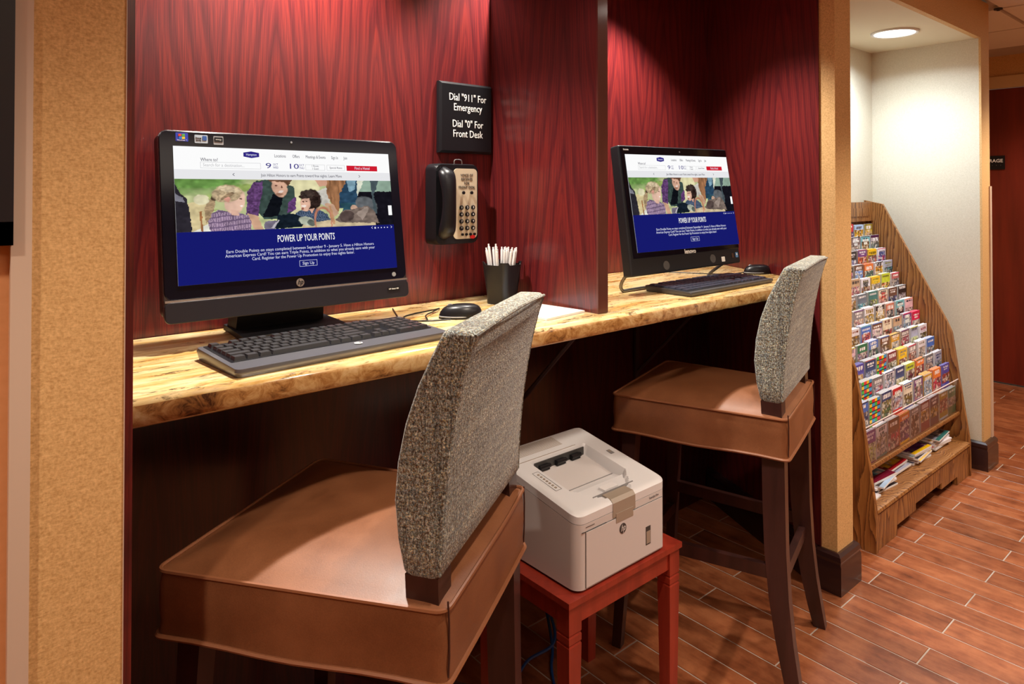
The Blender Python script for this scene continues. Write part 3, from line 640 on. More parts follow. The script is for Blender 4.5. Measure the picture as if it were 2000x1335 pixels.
text('corner_name', 'lenovo', .009, M['signwhite'], pc2, T2 @ Matrix.Translation((-.256, .167, .0022)))
for x, y in ((-.134, -.211), (.103, -.203)):
    b = cyl(BM(), (0, 0, 0), .0145, .001, 28); bmesh.ops.transform(b, matrix=T2 @ Matrix.Translation((x, y, -.0008)), verts=b.verts); obj('speaker_grille', b, M['pad'], pc2)
patch(pc2, T2, .158, -.208, .018, .017, M['signwhite']); s4 = patch(pc2, T2, .236, -.197, .014, .018, mat('sticker_cyan', (.10, .25, .5), .3)); patch(s4, T2 @ Matrix.Translation((0, 0, .0006)), .236, -.195, .006, .006, M['signwhite'], 'sticker_mark')
patch(pc2, T2, .213, -.198, .010, .016, mat('sticker_brown', (.07, .03, .015), .5))
b = cyl(BM(), (0, 0, 0), .0028, .0008, 14); bmesh.ops.transform(b, matrix=T2 @ Matrix.Translation((.003, .167, .0014)), verts=b.verts); obj('webcam', b, M['grey'], pc2)
P = lambda x, y, z: T2 @ Vector((x, y, z))
lb, rb = P(-.262, -.205, -.022), P(.235, -.205, -.022)
def foot(p0, sgn):
    x, y = p0.x, p0.y
    yb = max(y+.012, 1.448)
    f = [p0, (x, (y+yb)/2+.01, 1.12), (x+.002, yb, 1.092), (x+.012*sgn, yb, Zt+.006), (x+.045*sgn, yb, Zt+.006), (x+.15*sgn, yb+.002, Zt+.006)]
    b = BM(); tube(b, smoothpath(f), .0055, 8); return b
obj('wire_foot', foot(lb, 1), M['wire'], pc2, smooth=True); obj('wire_foot', foot(rb, -1), M['wire'], pc2, smooth=True)
b = BM(); tube(b, smoothpath([(1.85, 1.452, Zt+.006), (1.98, 1.458, Zt+.006), (2.06, 1.452, Zt+.006)]), .0055, 8); obj('foot_crossbar', b, M['wire'], pc2, smooth=True)

# ---------------------------------------------------------------- keyboards
def keyboard(label, loc, rz, L, D, style):
    k = thing('keyboard', label, 'keyboard', loc, rz); hp = style == 1
    zf, zb = (.016, .024) if hp else (.014, .020)
    top = lambda y: zf+(zb-zf)*y/D
    r = .010 if hp else .005
    out = rrect(0, L, 0, D, r, 4); b = BM()
    loft(b, [[(x+(.004 if x < L/2 else -.004), y*.96+.004, .001) for x, y in out], [(x, y, top(y)-.006) for x, y in out], [(x+(.0015 if x < L/2 else -.0015), y*.985+.001, top(y)) for x, y in out]])
    obj('case', b, M['kbody'] if hp else M['kbody2'], k, smooth=40)
    x0, x1, y0, y1 = (.018, L-.018, .054, D-.010) if hp else (.012, L-.012, .022, D-.010)
    b = BM(); loft(b, [[(x, y, top(y)-.001) for x, y in rrect(x0-.006, x1+.006, y0-.004, y1+.004, .004)], [(x, y, top(y)+.0008) for x, y in rrect(x0-.006, x1+.006, y0-.004, y1+.004, .004)]]); obj('key_bed', b, M['black'], k)
    u = (x1-x0)/22.6; rows = [(0, 0), (1, 1), (2, 2), (3, 3), (4, 4), (5, 5)]; ph = (y1-y0)/6.2
    lay = []   # (x in units, row from top, width)
    lay += [(0, 0, 1)]+[(2+i, 0, 1) for i in range(4)]+[(6.5+i, 0, 1) for i in range(4)]+[(11+i, 0, 1) for i in range(4)]
    lay += [(i, 1, 1) for i in range(13)]+[(13, 1, 2)]; lay += [(0, 2, 1.5)]+[(1.5+i, 2, 1) for i in range(12)]+[(13.5, 2, 1.5)]
    lay += [(0, 3, 1.75)]+[(1.75+i, 3, 1) for i in range(11)]+[(12.75, 3, 2.25)]; lay += [(0, 4, 2.25)]+[(2.25+i, 4, 1) for i in range(10)]+[(12.25, 4, 2.75)]
    lay += [(0, 5, 1.25), (1.25, 5, 1.25), (2.5, 5, 1.25), (3.75, 5, 6.25), (10, 5, 1.25), (11.25, 5, 1.25), (12.5, 5, 1.25), (13.75, 5, 1.25)]
    lay += [(15.25+i, r_, 1) for i in range(3) for r_ in (0, 1, 2)]+[(16.25, 4, 1)]+[(15.25+i, 5, 1) for i in range(3)]
    lay += [(18.6+i, r_, 1) for i in range(4) for r_ in (1, 2)]+[(18.6+i, r_, 1) for i in range(3) for r_ in (3, 4)]+[(21.6, 3, 1), (21.6, 4, 1)]+[(18.6, 5, 2), (20.6, 5, 1), (21.6, 5, 1)]
    km = {}
    for kx, kr, kw in lay:
        if kw not in km:
            w_ = kw*u-.0022; h_ = ph-.0022; b = BM(); kh = .0075 if hp else .005
            loft(b, [[(x, y, 0) for x, y in ((0, 0), (w_, 0), (w_, h_), (0, h_))], [(x, y, kh) for x, y in ((.0018, .0012), (w_-.0018, .0012), (w_-.0018, h_-.0022), (.0018, h_-.0022))]])
            me = bpy.data.meshes.new('key'); b.to_mesh(me); b.free(); me.materials.append(M['key'] if hp else M['keyb2']); km[kw] = me
        y = y1-(kr+(.2 if kr else 0)+1)*ph
        o = bpy.data.objects.new('key', km[kw]); COL.objects.link(o); o.parent = k; o.location = (x0+kx*u+.0011, y+.0011, top(y)+.0005)
    return k
M['keyb2'] = mat('key_bluish_black', (.035, .04, .06), .3)
k1 = keyboard('grey keyboard with black keys in front of the left computer', (.413, 1.222, Zt), R(3.6), .477, .196, 1)
LT = Matrix.Translation((.262, .030, .0185)); logo_round(k1, LT, .0085, M['signwhite'], M['grey'])
k2 = keyboard('slim charcoal keyboard under the right computer', (1.790, 1.246, Zt), R(1.2), .515, .178, 2)
# mice and cords
def mouse(label, loc, rz):
    m = thing('computer_mouse', label, 'mouse', loc, rz); b = BM(); rings = []
    for i in range(9):
        t = i/8; z = .036*math.sin(t*PI/2)**.8; s = math.cos(t*PI/2)**.55 if i < 8 else .02
        rings.append([(.031*s*math.cos(a)*(1-.12*math.sin(a)), .056*s*math.sin(a)-.008*t, z) for a in [2*PI*k/28 for k in range(28)]])
    loft(b, rings); obj('shell', b, M['black'], m, smooth=60)
    b = BM(); 
    for i in range(1): cyl(b, (-.003, .026, .028), .009, .006, 16, 'x')
    obj('scroll_wheel', b, M['grey'], m, smooth=True); obj('side_strip', (lambda b: (tube(b, [(.030*math.cos(a), .054*math.sin(a), .006) for a in [2*PI*k/32 for k in range(32)]], .0018, 6, True), b)[1])(BM()), M['grey'], m)
    return m
mouse('black mouse beside the left keyboard, partly behind the stool back', (1.055, 1.44, Zt), R(60))
mouse('black mouse at the right end of the counter', (2.50, 1.435, Zt), R(62))
def cord(name, label, pts, r, m, cat='cord'): b = BM(); tube(b, smoothpath(pts, 8), r, 6); return tag(obj(name, b, m, smooth=True), label, cat)
z = Zt+.002
cord('mouse_cord', 'thin black cord looping on the counter behind the left keyboard', [(.985, 1.66, z), (.925, 1.53, z), (.90, 1.47, z), (.92, 1.455, z)], .0018, M['black'])
cord('zigzag_cord', 'black cord zigzagging to the left mouse', [(1.016, 1.428, z), (.95, 1.455, z), (.925, 1.50, z), (.96, 1.545, z), (1.06, 1.572, z), (1.075, 1.565, z+.002), (.99, 1.50, z+.004), (.97, 1.465, z)], .0018, M['black'])
cord('mouse_cord', 'thin black cord from the right mouse to the right computer', [(2.452, 1.462, z+.004), (2.40, 1.49, z), (2.33, 1.56, z), (2.26, 1.70, z)], .0018, M['black'])
cord('network_cable', 'blue network cable lying on the floor behind the red stand', [(1.20, 1.42, .004), (1.26, 1.47, .004), (1.34, 1.50, .03), (1.44, 1.49, .05), (1.47, 1.56, .12), (1.40, 1.64, .30), (1.36, 1.685, .46)], .0045, M['bluecable'], 'cable')
cord('network_cable', 'second blue cable curling to the floor beside the red stand', [(1.34, 1.38, .004), (1.40, 1.46, .004), (1.46, 1.52, .02), (1.50, 1.60, .10), (1.47, 1.66, .26), (1.44, 1.69, .42)], .0045, M['bluecable'], 'cable')
# notepad
nb = thing('notepad', 'white blank notepad on the counter against the divider', 'notepad', (1.195, 1.262, Zt), R(7))
obj('sheets', box(BM(), 0, .160, 0, .195, .0003, .006), M['white'], nb, bev=.0006, seg=1)
# pen cup
cup = thing('pen_cup', 'black tapered plastic cup of pens beside the divider', 'cup', (1.283, 1.545, Zt), R(12))
b = BM(); rings = []; n = 24
def cr(s, z, dip=0):
    out = []
    for x, y in rrect(-.036*s, .036*s, -.036*s, .036*s, .018*s, 6): out.append((x, y, z-dip*(1-abs(abs(x)-abs(y))/(.036*s))*0-dip*(1 if abs(y) < .02*s or abs(x) < .02*s else 0)))
    return out
for s, z_ in ((1, 0), (1.04, .03), (1.2, .08), (1.34, .122)): rings.append(cr(s, z_, .008 if z_ > .1 else 0))
for s, z_ in ((1.28, .122), (1.1, .05), (.95, .004)): rings.append(cr(s, z_, .008 if z_ > .1 else 0))
loft(b, rings); obj('shell', b, M['black'], cup, smooth=50)
pm = bpy.data.meshes.new('pen'); b = BM(); tube(b, [(0, 0, 0), (0, 0, .006), (0, 0, .148), (0, 0, .150)], [.0015, .0038, .0038, .003], 8); b.to_mesh(pm); b.free()
pm.materials.append(mat('pen_white', (.66, .64, .62), .35)); [setattr(p, 'use_smooth', True) for p in pm.polygons]
pcap = bpy.data.meshes.new('clip'); b = BM(); box(b, .0036, .0050, -.001, .001, .105, .145); b.to_mesh(pcap); b.free(); pcap.materials.append(M['silver'])
pend = bpy.data.meshes.new('push_button'); b = BM(); cyl(b, (0, 0, .150), .0024, .007, 8); b.to_mesh(pend); b.free(); pend.materials.append(M['white'])
for i in range(17):
    a = i*2.399; rr = .025*math.sqrt((i+.5)/17)
    o = thing('pen', 'white ballpoint pen standing in the black cup beside the divider', 'pen', (1.283+rr*math.cos(a), 1.545+rr*math.sin(a), Zt+.006), 0, 'white pens in the black cup')
    ln = .18*(rr/.025); o.rotation_euler = (-math.sin(a)*ln, math.cos(a)*ln, 0)
    for nm, me in (('barrel', pm), ('clip', pcap), ('push_button', pend)):
        c = bpy.data.objects.new(nm, me); COL.objects.link(c); c.parent = o; 
        if i in (4, 9): c.location.z = .012
# ---------------------------------------------------------------- wall sign and phone
ws = thing('wall_sign', 'black dialling instruction sign with white lettering above the wall phone', 'sign', (1.257, 1.70, 1.62))
b = BM(); loft(b, [[(x, -.0005, z_) for x, z_ in ((-.100, -.108), (.100, -.108), (.100, .106), (-.100, .106))], [(x, -.012, z_) for x, z_ in ((-.100, -.108), (.100, -.108), (.100, .106), (-.100, .106))], [(x, -.019, z_) for x, z_ in ((-.093, -.101), (.094, -.101), (.094, .099), (-.093, .099))]]); obj('plaque', b, M['black'], ws)
for s, zz in (('Dial "911" For', .060), ('Emergency', .030), ('Dial "0" For', -.020), ('Front Desk', -.050)):
    text('lettering', s, .0315, M['signwhite'], ws, FRONT(.003, -.0195, zz), sx=.78)
ph = thing('wall_phone', 'wall-mounted phone with black handset and beige keypad', 'phone', (1.195, 1.70, 1.36))
b = BM(); R0 = rrect(-.077, .083, -.120, .118, .02, 5); R1 = rrect(-.073, .080, -.118, .115, .02, 5)
loft(b, [[(x, -.001, z_) for x, z_ in R0], [(x, -.040, z_) for x, z_ in R0], [(x, -.050, z_) for x, z_ in R1]]); obj('base', b, M['black'], ph, smooth=40)
b = BM(); prism(b, rrect(-.012, .075, -.105, .104, .014, 5), .0, .002, FRONT(0, -.050, 0)); fp = obj('face_plate', b, M['beige'], ph)
text('label_text', 'VOICE OF\nRECEIVES\nFOR\nFRONT DESK', .0115, M['pdark'], fp, FRONT(.036, -.0525, .066), sx=.9, spacing=1.05)
kb = bpy.data.meshes.new('phone_key'); b = BM(); cyl(b, (0, -.0055, 0), .0066, .004, 16, 'y'); b.to_mesh(kb); b.free(); kb.materials.append(M['black'])
digits = '123456789*0#'
for i in range(12):
    x, z_ = .014+(i % 3)*.0215, -.012-(i//3)*.0205
    o = bpy.data.objects.new('key', kb); COL.objects.link(o); o.parent = fp; o.location = (x, -.052, z_)
text_T = lambda x, z_: FRONT(x, -.0578, z_)
dm = [text('t', digits[i], .009, M['signwhite'], ph, text_T(.014+(i % 3)*.0215, -.012-(i//3)*.0205)) for i in range(12)]
joinme('key_digits', [o.data for o in dm], M['signwhite'], fp); [bpy.data.objects.remove(o) for o in dm]
for i in range(4): o = bpy.data.objects.new('small_key', kb); COL.objects.link(o); o.parent = fp; o.scale = (.6, 1, .6); o.location = (.018+i*.015, -.052, -.092)
for x in (.022, .052): o = bpy.data.objects.new('feature_button', kb); COL.objects.link(o); o.parent = fp; o.scale = (.75, 1, .75); o.location = (x, -.052, .032)
b = BM(); cyl(b, (0, -.0055, 0), .009, .004, 16, 'y'); rbm = obj('red_message_button', b, M['red'], fp); rbm.location = (.056, -.051, -.0955+.002); rbm.scale = (1, 1, .6); rbm.location.z = -.106+.006
b = BM(); rings = []
for i in range(17):
    t = i/16; zz = .108-.212*t; yy = -.058-.026*math.sin(PI*t)**.6; wx = .031-.009*math.sin(PI*t)**1.2; wy = .024-.009*math.sin(PI*t)
    e = math.sqrt(max(.02, 1-abs(2*t-1)**8)); rings.append([(-.050+wx*e*math.cos(a), yy+wy*e*math.sin(a), zz) for a in [2*PI*k/20 for k in range(20)]])
loft(b, rings); obj('handset', b, M['black'], ph, smooth=60)
b = BM(); tube(b, smoothpath([(.005, -.03, .117), (.008, -.03, .130), (.03, -.03, .130), (.035, -.03, .117)]), .0018, 6); obj('hook', b, M['silver'], ph)

# ================================================================ STOOLS
def stool(label, A, e1):
    e1 = Vector((*e1, 0)).normalized(); rz = math.atan2(e1.y, e1.x)
    s = thing('bar_stool', label, 'stool', (A[0], A[1], 0), rz, None)
    W, D = .430, .487
    def outline(grow, n=7, rr=.022):
        cs = [(W+grow, -.016-grow), (W+.028+grow, D+grow), (-.030-grow, D+grow), (0-grow, -.016-grow)]; out = []
        for i in range(4):
            p0 = Vector(cs[i-1]); p = Vector(cs[i]); p1 = Vector(cs[(i+1) % 4]); a = p+(p0-p).normalized()*rr; c = p+(p1-p).normalized()*rr
            for k in range(n): t = k/(n-1); out.append((1-t)**2*a+2*t*(1-t)*p+t*t*c)
            nx = Vector(cs[(i+1) % 4]); a2 = nx+(p-nx).normalized()*rr
            for k in range(1, 8): out.append(c+(a2-c)*k/8)
        return out
    cx, cy = .215, .24
    def hemz(p): return .661-.004*math.sin((p.x-.0)*7.0)*1.0+.0025*math.sin(p.y*19)-.005*(p.y > .40)*math.sin(max(0, min(1, (p.x)/.43))*PI)
    def zt(p): return .768+.010*max(0, min(1, (.03-p.y)/.05))*max(0, (p.x-.3)/.13)
    b = BM(); rings = [[Vector((cx+(p.x-cx)*.93, cy+(p.y-cy)*.93, .672)) for p in outline(0)]]
    rings.append([Vector((p.x, p.y, hemz(p))) for p in outline(.004)])
    for t, g in ((.2, .002), (.5, .004), (.8, .003), (1, 0)): rings.append([Vector((p.x, p.y, hemz(p)*(1-t)+zt(p)*t)) for p in outline(g)])
    for f, z_ in ((.965, .772), (.90, .778), (.78, .787), (.6, .796), (.4, .802), (.2, .805), (.04, .806)):
        rings.append([Vector((cx+(p.x-cx)*f, cy+(p.y-cy)*f, z_*(1-0)+(zt(p)-.770)*max(0, (f-.6)/.4))) for p in outline(0, rr=.022+.05*(1-f))])
    loft(b, rings); seat = obj('seat', b, M['leather'], s, smooth=60)
    b = BM(); tube(b, [Vector((p.x, p.y, zt(p)+.001)) for p in outline(.0022)], .0036, 6, True); obj('top_piping', b, M['piping'], seat, smooth=True)
    b = BM(); tube(b, [Vector((p.x, p.y, hemz(p))) for p in outline(.0055)], .0042, 6, True); obj('hem_piping', b, M['piping'], seat, smooth=True)
    b = BM(); tube(b, [(.008, -.018, .668), (.008, -.0195, .70), (.007, -.0195, .75), (.006, -.018, .782)], .0016, 6); tube(b, [(W-.008, -.018, .668), (W-.008, -.0195, .70), (W-.007, -.0195, .75), (W-.006, -.018, .782)], .0016, 6); obj('corner_seam', b, M['legwood'], seat)
    # backrest
    prof = [(.806, .002, .050), (.816, -.005, .058), (.86, -.006, .068), (.92, -.010, .074), (.98, -.016, .069), (1.04, -.025, .056), (1.10, -.037, .035), (1.150, -.050, .011), (1.172, -.058, -.001), (1.182, -.059, -.006), (1.187, -.055, -.012)]
    b = BM(); rings = []
    for i, (z_, r_, f_) in enumerate(prof):
        g = 0 if i else .006; ring = []
        x0, x1 = .006+g, .434-g; 
        if i == len(prof)-1: x0 += .006; x1 -= .006; 
        if f_ < r_+.01: f_ = r_+.01
        tt = (z_-.80)/.384; rr = min(.010, (f_-r_)*.45)
        for x, y in rrect(x0, x1, r_, f_, rr, 3):
            crown = .010*math.sin(PI*(x-x0)/(x1-x0))*(tt**6)
            bow = -.008*math.sin(PI*(x-x0)/(x1-x0))
            ring.append((x, y+bow, z_+crown))
        rings.append(ring)
    loft(b, rings); back = obj('backrest', b, M['tweed'], s, smooth=50)
    def edge(x, side): return [(x, (r_ if side else f_)+0, z_) for z_, r_, f_ in prof[1:-1]]
    bow = lambda x: -.008*math.sin(PI*(x-.006)/.428)
    for nm, pts in (('side_seam', [(.009, r_+.002, z_) for z_, r_, f_ in prof[1:-1]]), ('side_seam', [(.431, r_+.002, z_) for z_, r_, f_ in prof[1:-1]]), ('top_seam', [(.009+.422*t, -.0600+bow(.009+.422*t), 1.181+.010*math.sin(PI*t)) for t in [i/10 for i in range(11)]])):
        b = BM(); tube(b, pts, .0030, 6); obj(nm, b, M['tweed'], back, smooth=True)
    # posts under the back
    for x in (.010, .378):
        b = BM(); loft(b, [[(x+.002, -.003, .70), (x+.050, -.003, .70), (x+.050, .050, .70), (x+.002, .050, .70)], [(x, .000, .81), (x+.052, .000, .81), (x+.052, .055, .81), (x, .055, .81)]]); obj('back_post', b, M['legwood'], s, bev=.002, seg=1)
    # legs
    def leg(path):
        b = BM(); rings = []
        for x, y, z_, w_, d_ in path: rings.append([(x-w_/2, y-d_/2, z_), (x+w_/2, y-d_/2, z_), (x+w_/2, y+d_/2, z_), (x-w_/2, y+d_/2, z_)])
        loft(b, rings); return obj('leg', b, M['legwood'], s, bev=.0025, seg=1, bang=50)
    for sx, x in ((-1, .026), (1, .404)):
        leg([(x+sx*.010, -.036, 0, .032, .036), (x+sx*.007, -.022, .07, .035, .042), (x+sx*.004, -.006, .16, .038, .047), (x+sx*.001, .008, .27, .041, .053), (x, .017, .40, .043, .058), (x, .020, .53, .044, .060), (x, .022, .70, .045, .060)])
    for sx, x in ((-1, .018), (1, .412)):
        leg([(x+sx*.040, D-.012, 0, .028, .028), (x+sx*.016, D-.035, .40, .037, .037), (x, D-.045, .70, .045, .045)])
    def rail(name, p, q, h, t):
        p, q = Vector(p), Vector(q); d_ = (q-p).normalized(); n_ = Vector((-d_.y, d_.x, 0))*t/2; u_ = Vector((0, 0, h/2)); b = BM()
        loft(b, [[c-n_-u_, c+n_-u_, c+n_+u_, c-n_+u_] for c in (p, q)]); return obj(name, b, M['legwood'], s, bev=.002, seg=1)
    rail('side_stretcher', (.026, .02, .335), (.002, D-.03, .335), .036, .02); rail('side_stretcher', (.404, .02, .335), (.428, D-.03, .335), .036, .02)
    rail('rear_stretcher', (.03, .012, .30), (.40, .012, .30), .036, .02); rail('footrest', (.0, D-.028, .255), (.43, D-.028, .255), .036, .024)
    return s
def A2(o, e): return o
stool('brown leather bar stool with tweed back, nearest, facing the left computer', (.5865, .8630), (.84167, .53999))
stool('brown leather bar stool with tweed back, farther, facing the right computer', (1.7917, .9587), (.95646, .29186))

# ================================================================ RED STAND AND PRINTER
rs = thing('plant_stand', 'small red-stained wooden stand carrying the printer', 'table', (1.117, 1.107, 0))
RW, RD, RZ = .428, .345, .46
b = box(BM(), 0, RW, 0, RD, RZ-.014, RZ); obj('table_top', b, M['redwood'], rs, bev=.002)
for nm, a in (('apron', (.03, RW-.03, .010, .026)), ('apron', (.03, RW-.03, RD-.026, RD-.010)), ('apron', (.010, .026, .03, RD-.03)), ('apron', (RW-.026, RW-.010, .03, RD-.03))): obj(nm, box(BM(), a[0], a[1], a[2], a[3], RZ-.062, RZ-.014), M['redwood'], rs)
for cx, cy in ((.026, .026), (RW-.026, .026), (.026, RD-.026), (RW-.026, RD-.026)):
    b = BM(); rings = []
    for z_, h_ in ((0, .0155), (.30, .0195), (.352, .0205), (.356, .0185), (.360, .0205), (.374, .0205), (.378, .0185), (.382, .0205), (RZ-.014, .0205)): rings.append([(cx-h_, cy-h_, z_), (cx+h_, cy-h_, z_), (cx+h_, cy+h_, z_), (cx-h_, cy+h_, z_)])
    loft(b, rings); obj('leg', b, M['redwood'], rs)
pr = thing('printer', 'white laser printer on the small red wooden stand', 'printer', (1.1535, 1.116, RZ), 0)
PW, PD, Hf, Hb = .337, .322, .183, .236
ztp = lambda y: Hf+(Hb-Hf)*min(1, y/.31)
b = BM(); out = rrect(0, PW, 0, PD, .026, 6)
loft(b, [[(x, y, .006) for x, y in out], [(x, y, ztp(y)-.026) for x, y in out]]); obj('body', b, M['pbody'], pr, smooth=40)
for x, y in ((.03, .03), (PW-.03, .03), (.03, PD-.03), (PW-.03, PD-.03)): obj('foot', box(BM(), x-.012, x+.012, y-.01, y+.01, 0, .006), M['white'], pr)
# top cover as a height-field with the paper recess
nx, ny = 56, 56; b = BM()
def hgt(x, y):
    z_ = ztp(y); X0, X1, Y1 = .062, .268, .232
    if X0 < x < X1 and y < Y1:
        if y > .085:
            fl_ = Hf-.004+(y-.085)*-.10; edge = min(1, (Y1-y)/.004); side = min(1, min(x-X0, X1-x)/.010)
            z2 = z_-(z_-fl_)*side*edge if y > .12 else z_-(z_-fl_)*side
            return min(z_, z2)
        k_ = max(0, (y-.02)/.065); w_ = .045+.055*k_
        if abs(x-.165) < w_ and y > .018: return z_-.0045-.004*k_
    return z_
grid = []
for j in range(ny+1):
    row = []
    for i in range(nx+1):
        x, y = PW*i/nx, PD*j/ny; rad = .026
        cxx = min(max(x, rad), PW-rad); cyy = min(max(y, rad), PD-rad); d_ = math.hypot(x-cxx, y-cyy)
        if d_ > 0:
            m_ = max(abs(x-cxx), abs(y-cyy)); f = m_/d_; x2, y2 = cxx+(x-cxx)*f, cyy+(y-cyy)*f
        else: x2, y2 = x, y
        ed = min(x, PW-x, y, PD-y); dz = .006*(1-min(1, ed/.012))**2
        row.append(b.verts.new((x2, y2, hgt(x, y)-dz)))
    grid.append(row)
for j in range(ny):
    for i in range(nx): b.faces.new([grid[j][i], grid[j][i+1], grid[j+1][i+1], grid[j+1][i]])
per = [grid[0][i] for i in range(nx+1)]+[grid[j][nx] for j in range(1, ny+1)]+[grid[ny][i] for i in range(nx-1, -1, -1)]+[grid[j][0] for j in range(ny-1, 0, -1)]
low = [b.verts.new((v.co.x, v.co.y, ztp(v.co.y)-.0245)) for v in per]
for i in range(len(per)): b.faces.new([per[i], low[i], low[(i+1) % len(per)], per[(i+1) % len(per)]])
tc_ = obj('top_cover', b, M['ptop'], pr, smooth=28)
PT = lambda x, y, dz=0: (x, y, ztp(y)+dz)
b = BM()
for i in range(13): box(b, .03, .21, .262+i*.0035, .2635+i*.0035, ztp(.262+i*.0035)-.001, ztp(.262+i*.0035)+.0006)
for i in range(2): box(b, .03, .24, .240+i*.006, .2415+i*.006, ztp(.24)-.001, ztp(.24)+.001)
obj('vent_slots', b, M['ptape'], tc_)
b = BM(); box(b, .075, .262, .2285, .2315, Hf+.004, Hf+.034); obj('output_gap', b, M['pdark'], pr)
for x in (.105, .165, .222):
    b = BM(); box(b, x-.016, x+.016, .218, .2285, Hf+.012, Hf+.026); cyl(b, (x-.018, .220, Hf+.022), .006, .036, 10, 'x'); obj('paper_guide', b, M['black'], pr)
b = BM(); box(b, .068, .262, .1185, .120, Hf-.010, Hf-.0045); obj('tray_line', b, M['grey'], pr)
sl = math.atan((Hb-Hf)/.31); TT = lambda x, y, dz=.0006: Matrix.Translation((x, y, ztp(y)+dz)) @ Matrix.Rotation(sl, 4, 'X')
b = BM(); border(b, 0, 0, .020, .088, .0012, .0002); bmesh.ops.transform(b, matrix=TT(.040, .145), verts=b.verts); obj('panel_outline', b, M['grey'], tc_)
for i in range(7): b = cyl(BM(), (0, 0, 0), .0035, .0006, 12); bmesh.ops.transform(b, matrix=TT(.040, .113+i*.0105), verts=b.verts); obj('panel_button', b, M['ptape'], tc_)
b = box(BM(), -.007, .007, -.010, .010, 0, .0006); bmesh.ops.transform(b, matrix=TT(.302, .165), verts=b.verts); obj('feature_sticker', b, M['grey'], tc_); b = box(BM(), -.004, .004, -.001, .008, .0006, .0010); bmesh.ops.transform(b, matrix=TT(.302, .165), verts=b.verts); obj('sticker_mark', b, M['ptape'], tc_)
# tray flap on the front edge
b = BM(); loft(b, [[(x, y, z_) for y, z_ in ((.034, Hf+.0045), (.006, Hf+.0025), (-.0015, Hf-.006), (-.002, Hf-.040), (.001, Hf-.040), (.002, Hf-.008), (.008, Hf-.001), (.034, Hf+.001))] for x in (.123, .128, .202, .207)]); obj('tray_flap', b, M['ptape'], pr, smooth=40)
b = BM(); box(b, .090, .240, .033, .0355, Hf+.003, Hf+.0075); obj('flap_hinge', b, M['grey'], pr)
b = BM(); box(b, .140, .190, .040, .062, Hf+.001, Hf+.009); obj('flap_catch', b, M['white'], pr, bev=.003)
# front door
b = BM(); box(b, .028, PW-.022, -.0022, .001, .010, .1385); dr = obj('front_door', b, M['pbody'], pr, bev=.001, seg=1)
b = BM(); border(b, (.028+PW-.022)/2, (.010+.1385)/2, PW-.050+.002, .1285+.002, .0012, 0); bmesh.ops.transform(b, matrix=FRONT(0, -.0009, 0), verts=b.verts); obj('door_gap', b, M['pdark'], pr)
b = BM(); box(b, .133, .197, -.0032, -.0010, .128, .150); obj('door_grip', b, M['ptape'], dr)
logo_round(dr, FRONT(.158, -.0024, .108), .0125, M['pdark'], M['pbody'])
b = BM(); box(b, .247, .266, -.0028, -.001, .036, .082); pg = obj('paper_gauge', b, M['pdark'], dr); b = BM(); box(b, .249, .264, -.0034, -.0026, .039, .070); obj('gauge_window', b, M['ptape'], pg)
text('model_text', 'LaserJet Pro', .0085, M['grey'], pr, FRONT(.283, -.0008, .150), sx=.9)
b = BM(); box(b, .015, .10, -.0012, .001, .1395, .1405); box(b, .028, .028+.03, -.0012, .001, .1495, .150); obj('body_seam', b, M['pdark'], pr)

# ================================================================ BROCHURE RACK
rk = thing('brochure_rack', 'tall stepped oak brochure rack standing in the cream alcove', 'rack', (0, 0, 0))
def side(x0, x1):
    pts = [(1.60, 0), (1.60, 1.345), (1.505, 1.325), (1.205, .745), (1.182, .69), (1.108, .16), (1.106, 0)]
    b = BM(); n = len(pts); a = [b.verts.new((x0, y, z_)) for y, z_ in pts]; c = [b.verts.new((x1, y, z_)) for y, z_ in pts]
    b.faces.new(a); b.faces.new(c[::-1])
    for i in range(n): b.faces.new([a[i], c[i], c[(i+1) % n], a[(i+1) % n]])
    return b
RX0, RX1 = 2.79, 3.92
obj('side_panel', side(RX0, RX0+.02), M['oak'], rk, bev=.002); obj('side_panel', side(RX1-.02, RX1), M['oak'], rk, bev=.002)
obj('back_panel', box(BM(), RX0+.02, RX1-.02, 1.585, 1.598, .02, 1.335), M['oak'], rk)
obj('top_rail', box(BM(), RX0+.02, RX1-.02, 1.552, 1.566, 1.235, 1.335), M['oak'], rk, bev=.002)
b = box(BM(), RX0+.08, RX1-.08, 1.5495, 1.552, 1.262, 1.305); obj('rail_panel', b, M['oak'], rk, bev=.0012)
b = BM(); loft(b, [[(x, 1.16, .284), (x, 1.150, .287), (x, 1.147, .2955), (x, 1.150, .304), (x, 1.16, .306), (x, 1.58, .306), (x, 1.58, .284)] for x in (RX0+.02, RX1-.02)]); obj('shelf', b, M['oak'], rk, smooth=40)
b = BM(); loft(b, [[(x, 1.13, .138), (x, 1.112, .140), (x, 1.105, .150), (x, 1.108, .160), (x, 1.118, .164), (x, 1.58, .164), (x, 1.58, .138)] for x in (RX0+.02, RX1-.02)]); obj('bottom_shelf', b, M['oak'], rk, smooth=40)
xa, xb = RX0+.02, RX1-.02; L_ = xb-xa
pts = [(0, 0), (0, .138), (L_, .138), (L_, 0), (L_-.14, 0), (L_-.14, .035), (L_-.30, .035), (L_-.30, .055), (L_-.62, .055), (.42, .055), (.36, .055), (.36, .028), (.22, .028), (.22, 0)]
pts = [(0, 0), (0, .138), (L_, .138), (L_, 0), (L_-.17, 0), (L_-.17, .040), (L_-.38, .040), (L_-.38, .068), (.40, .068), (.40, .040), (.20, .040), (.20, 0)]
b = BM(); prism(b, pts[::-1], 0, .02, FRONT(xa, 1.132, 0)); obj('kick_board', b, M['oak'], rk, bev=.001)
ROWS = []
for i in range(12): ROWS.append((1.548-.0327*i, 1.226-.0620*i))
HB = .118
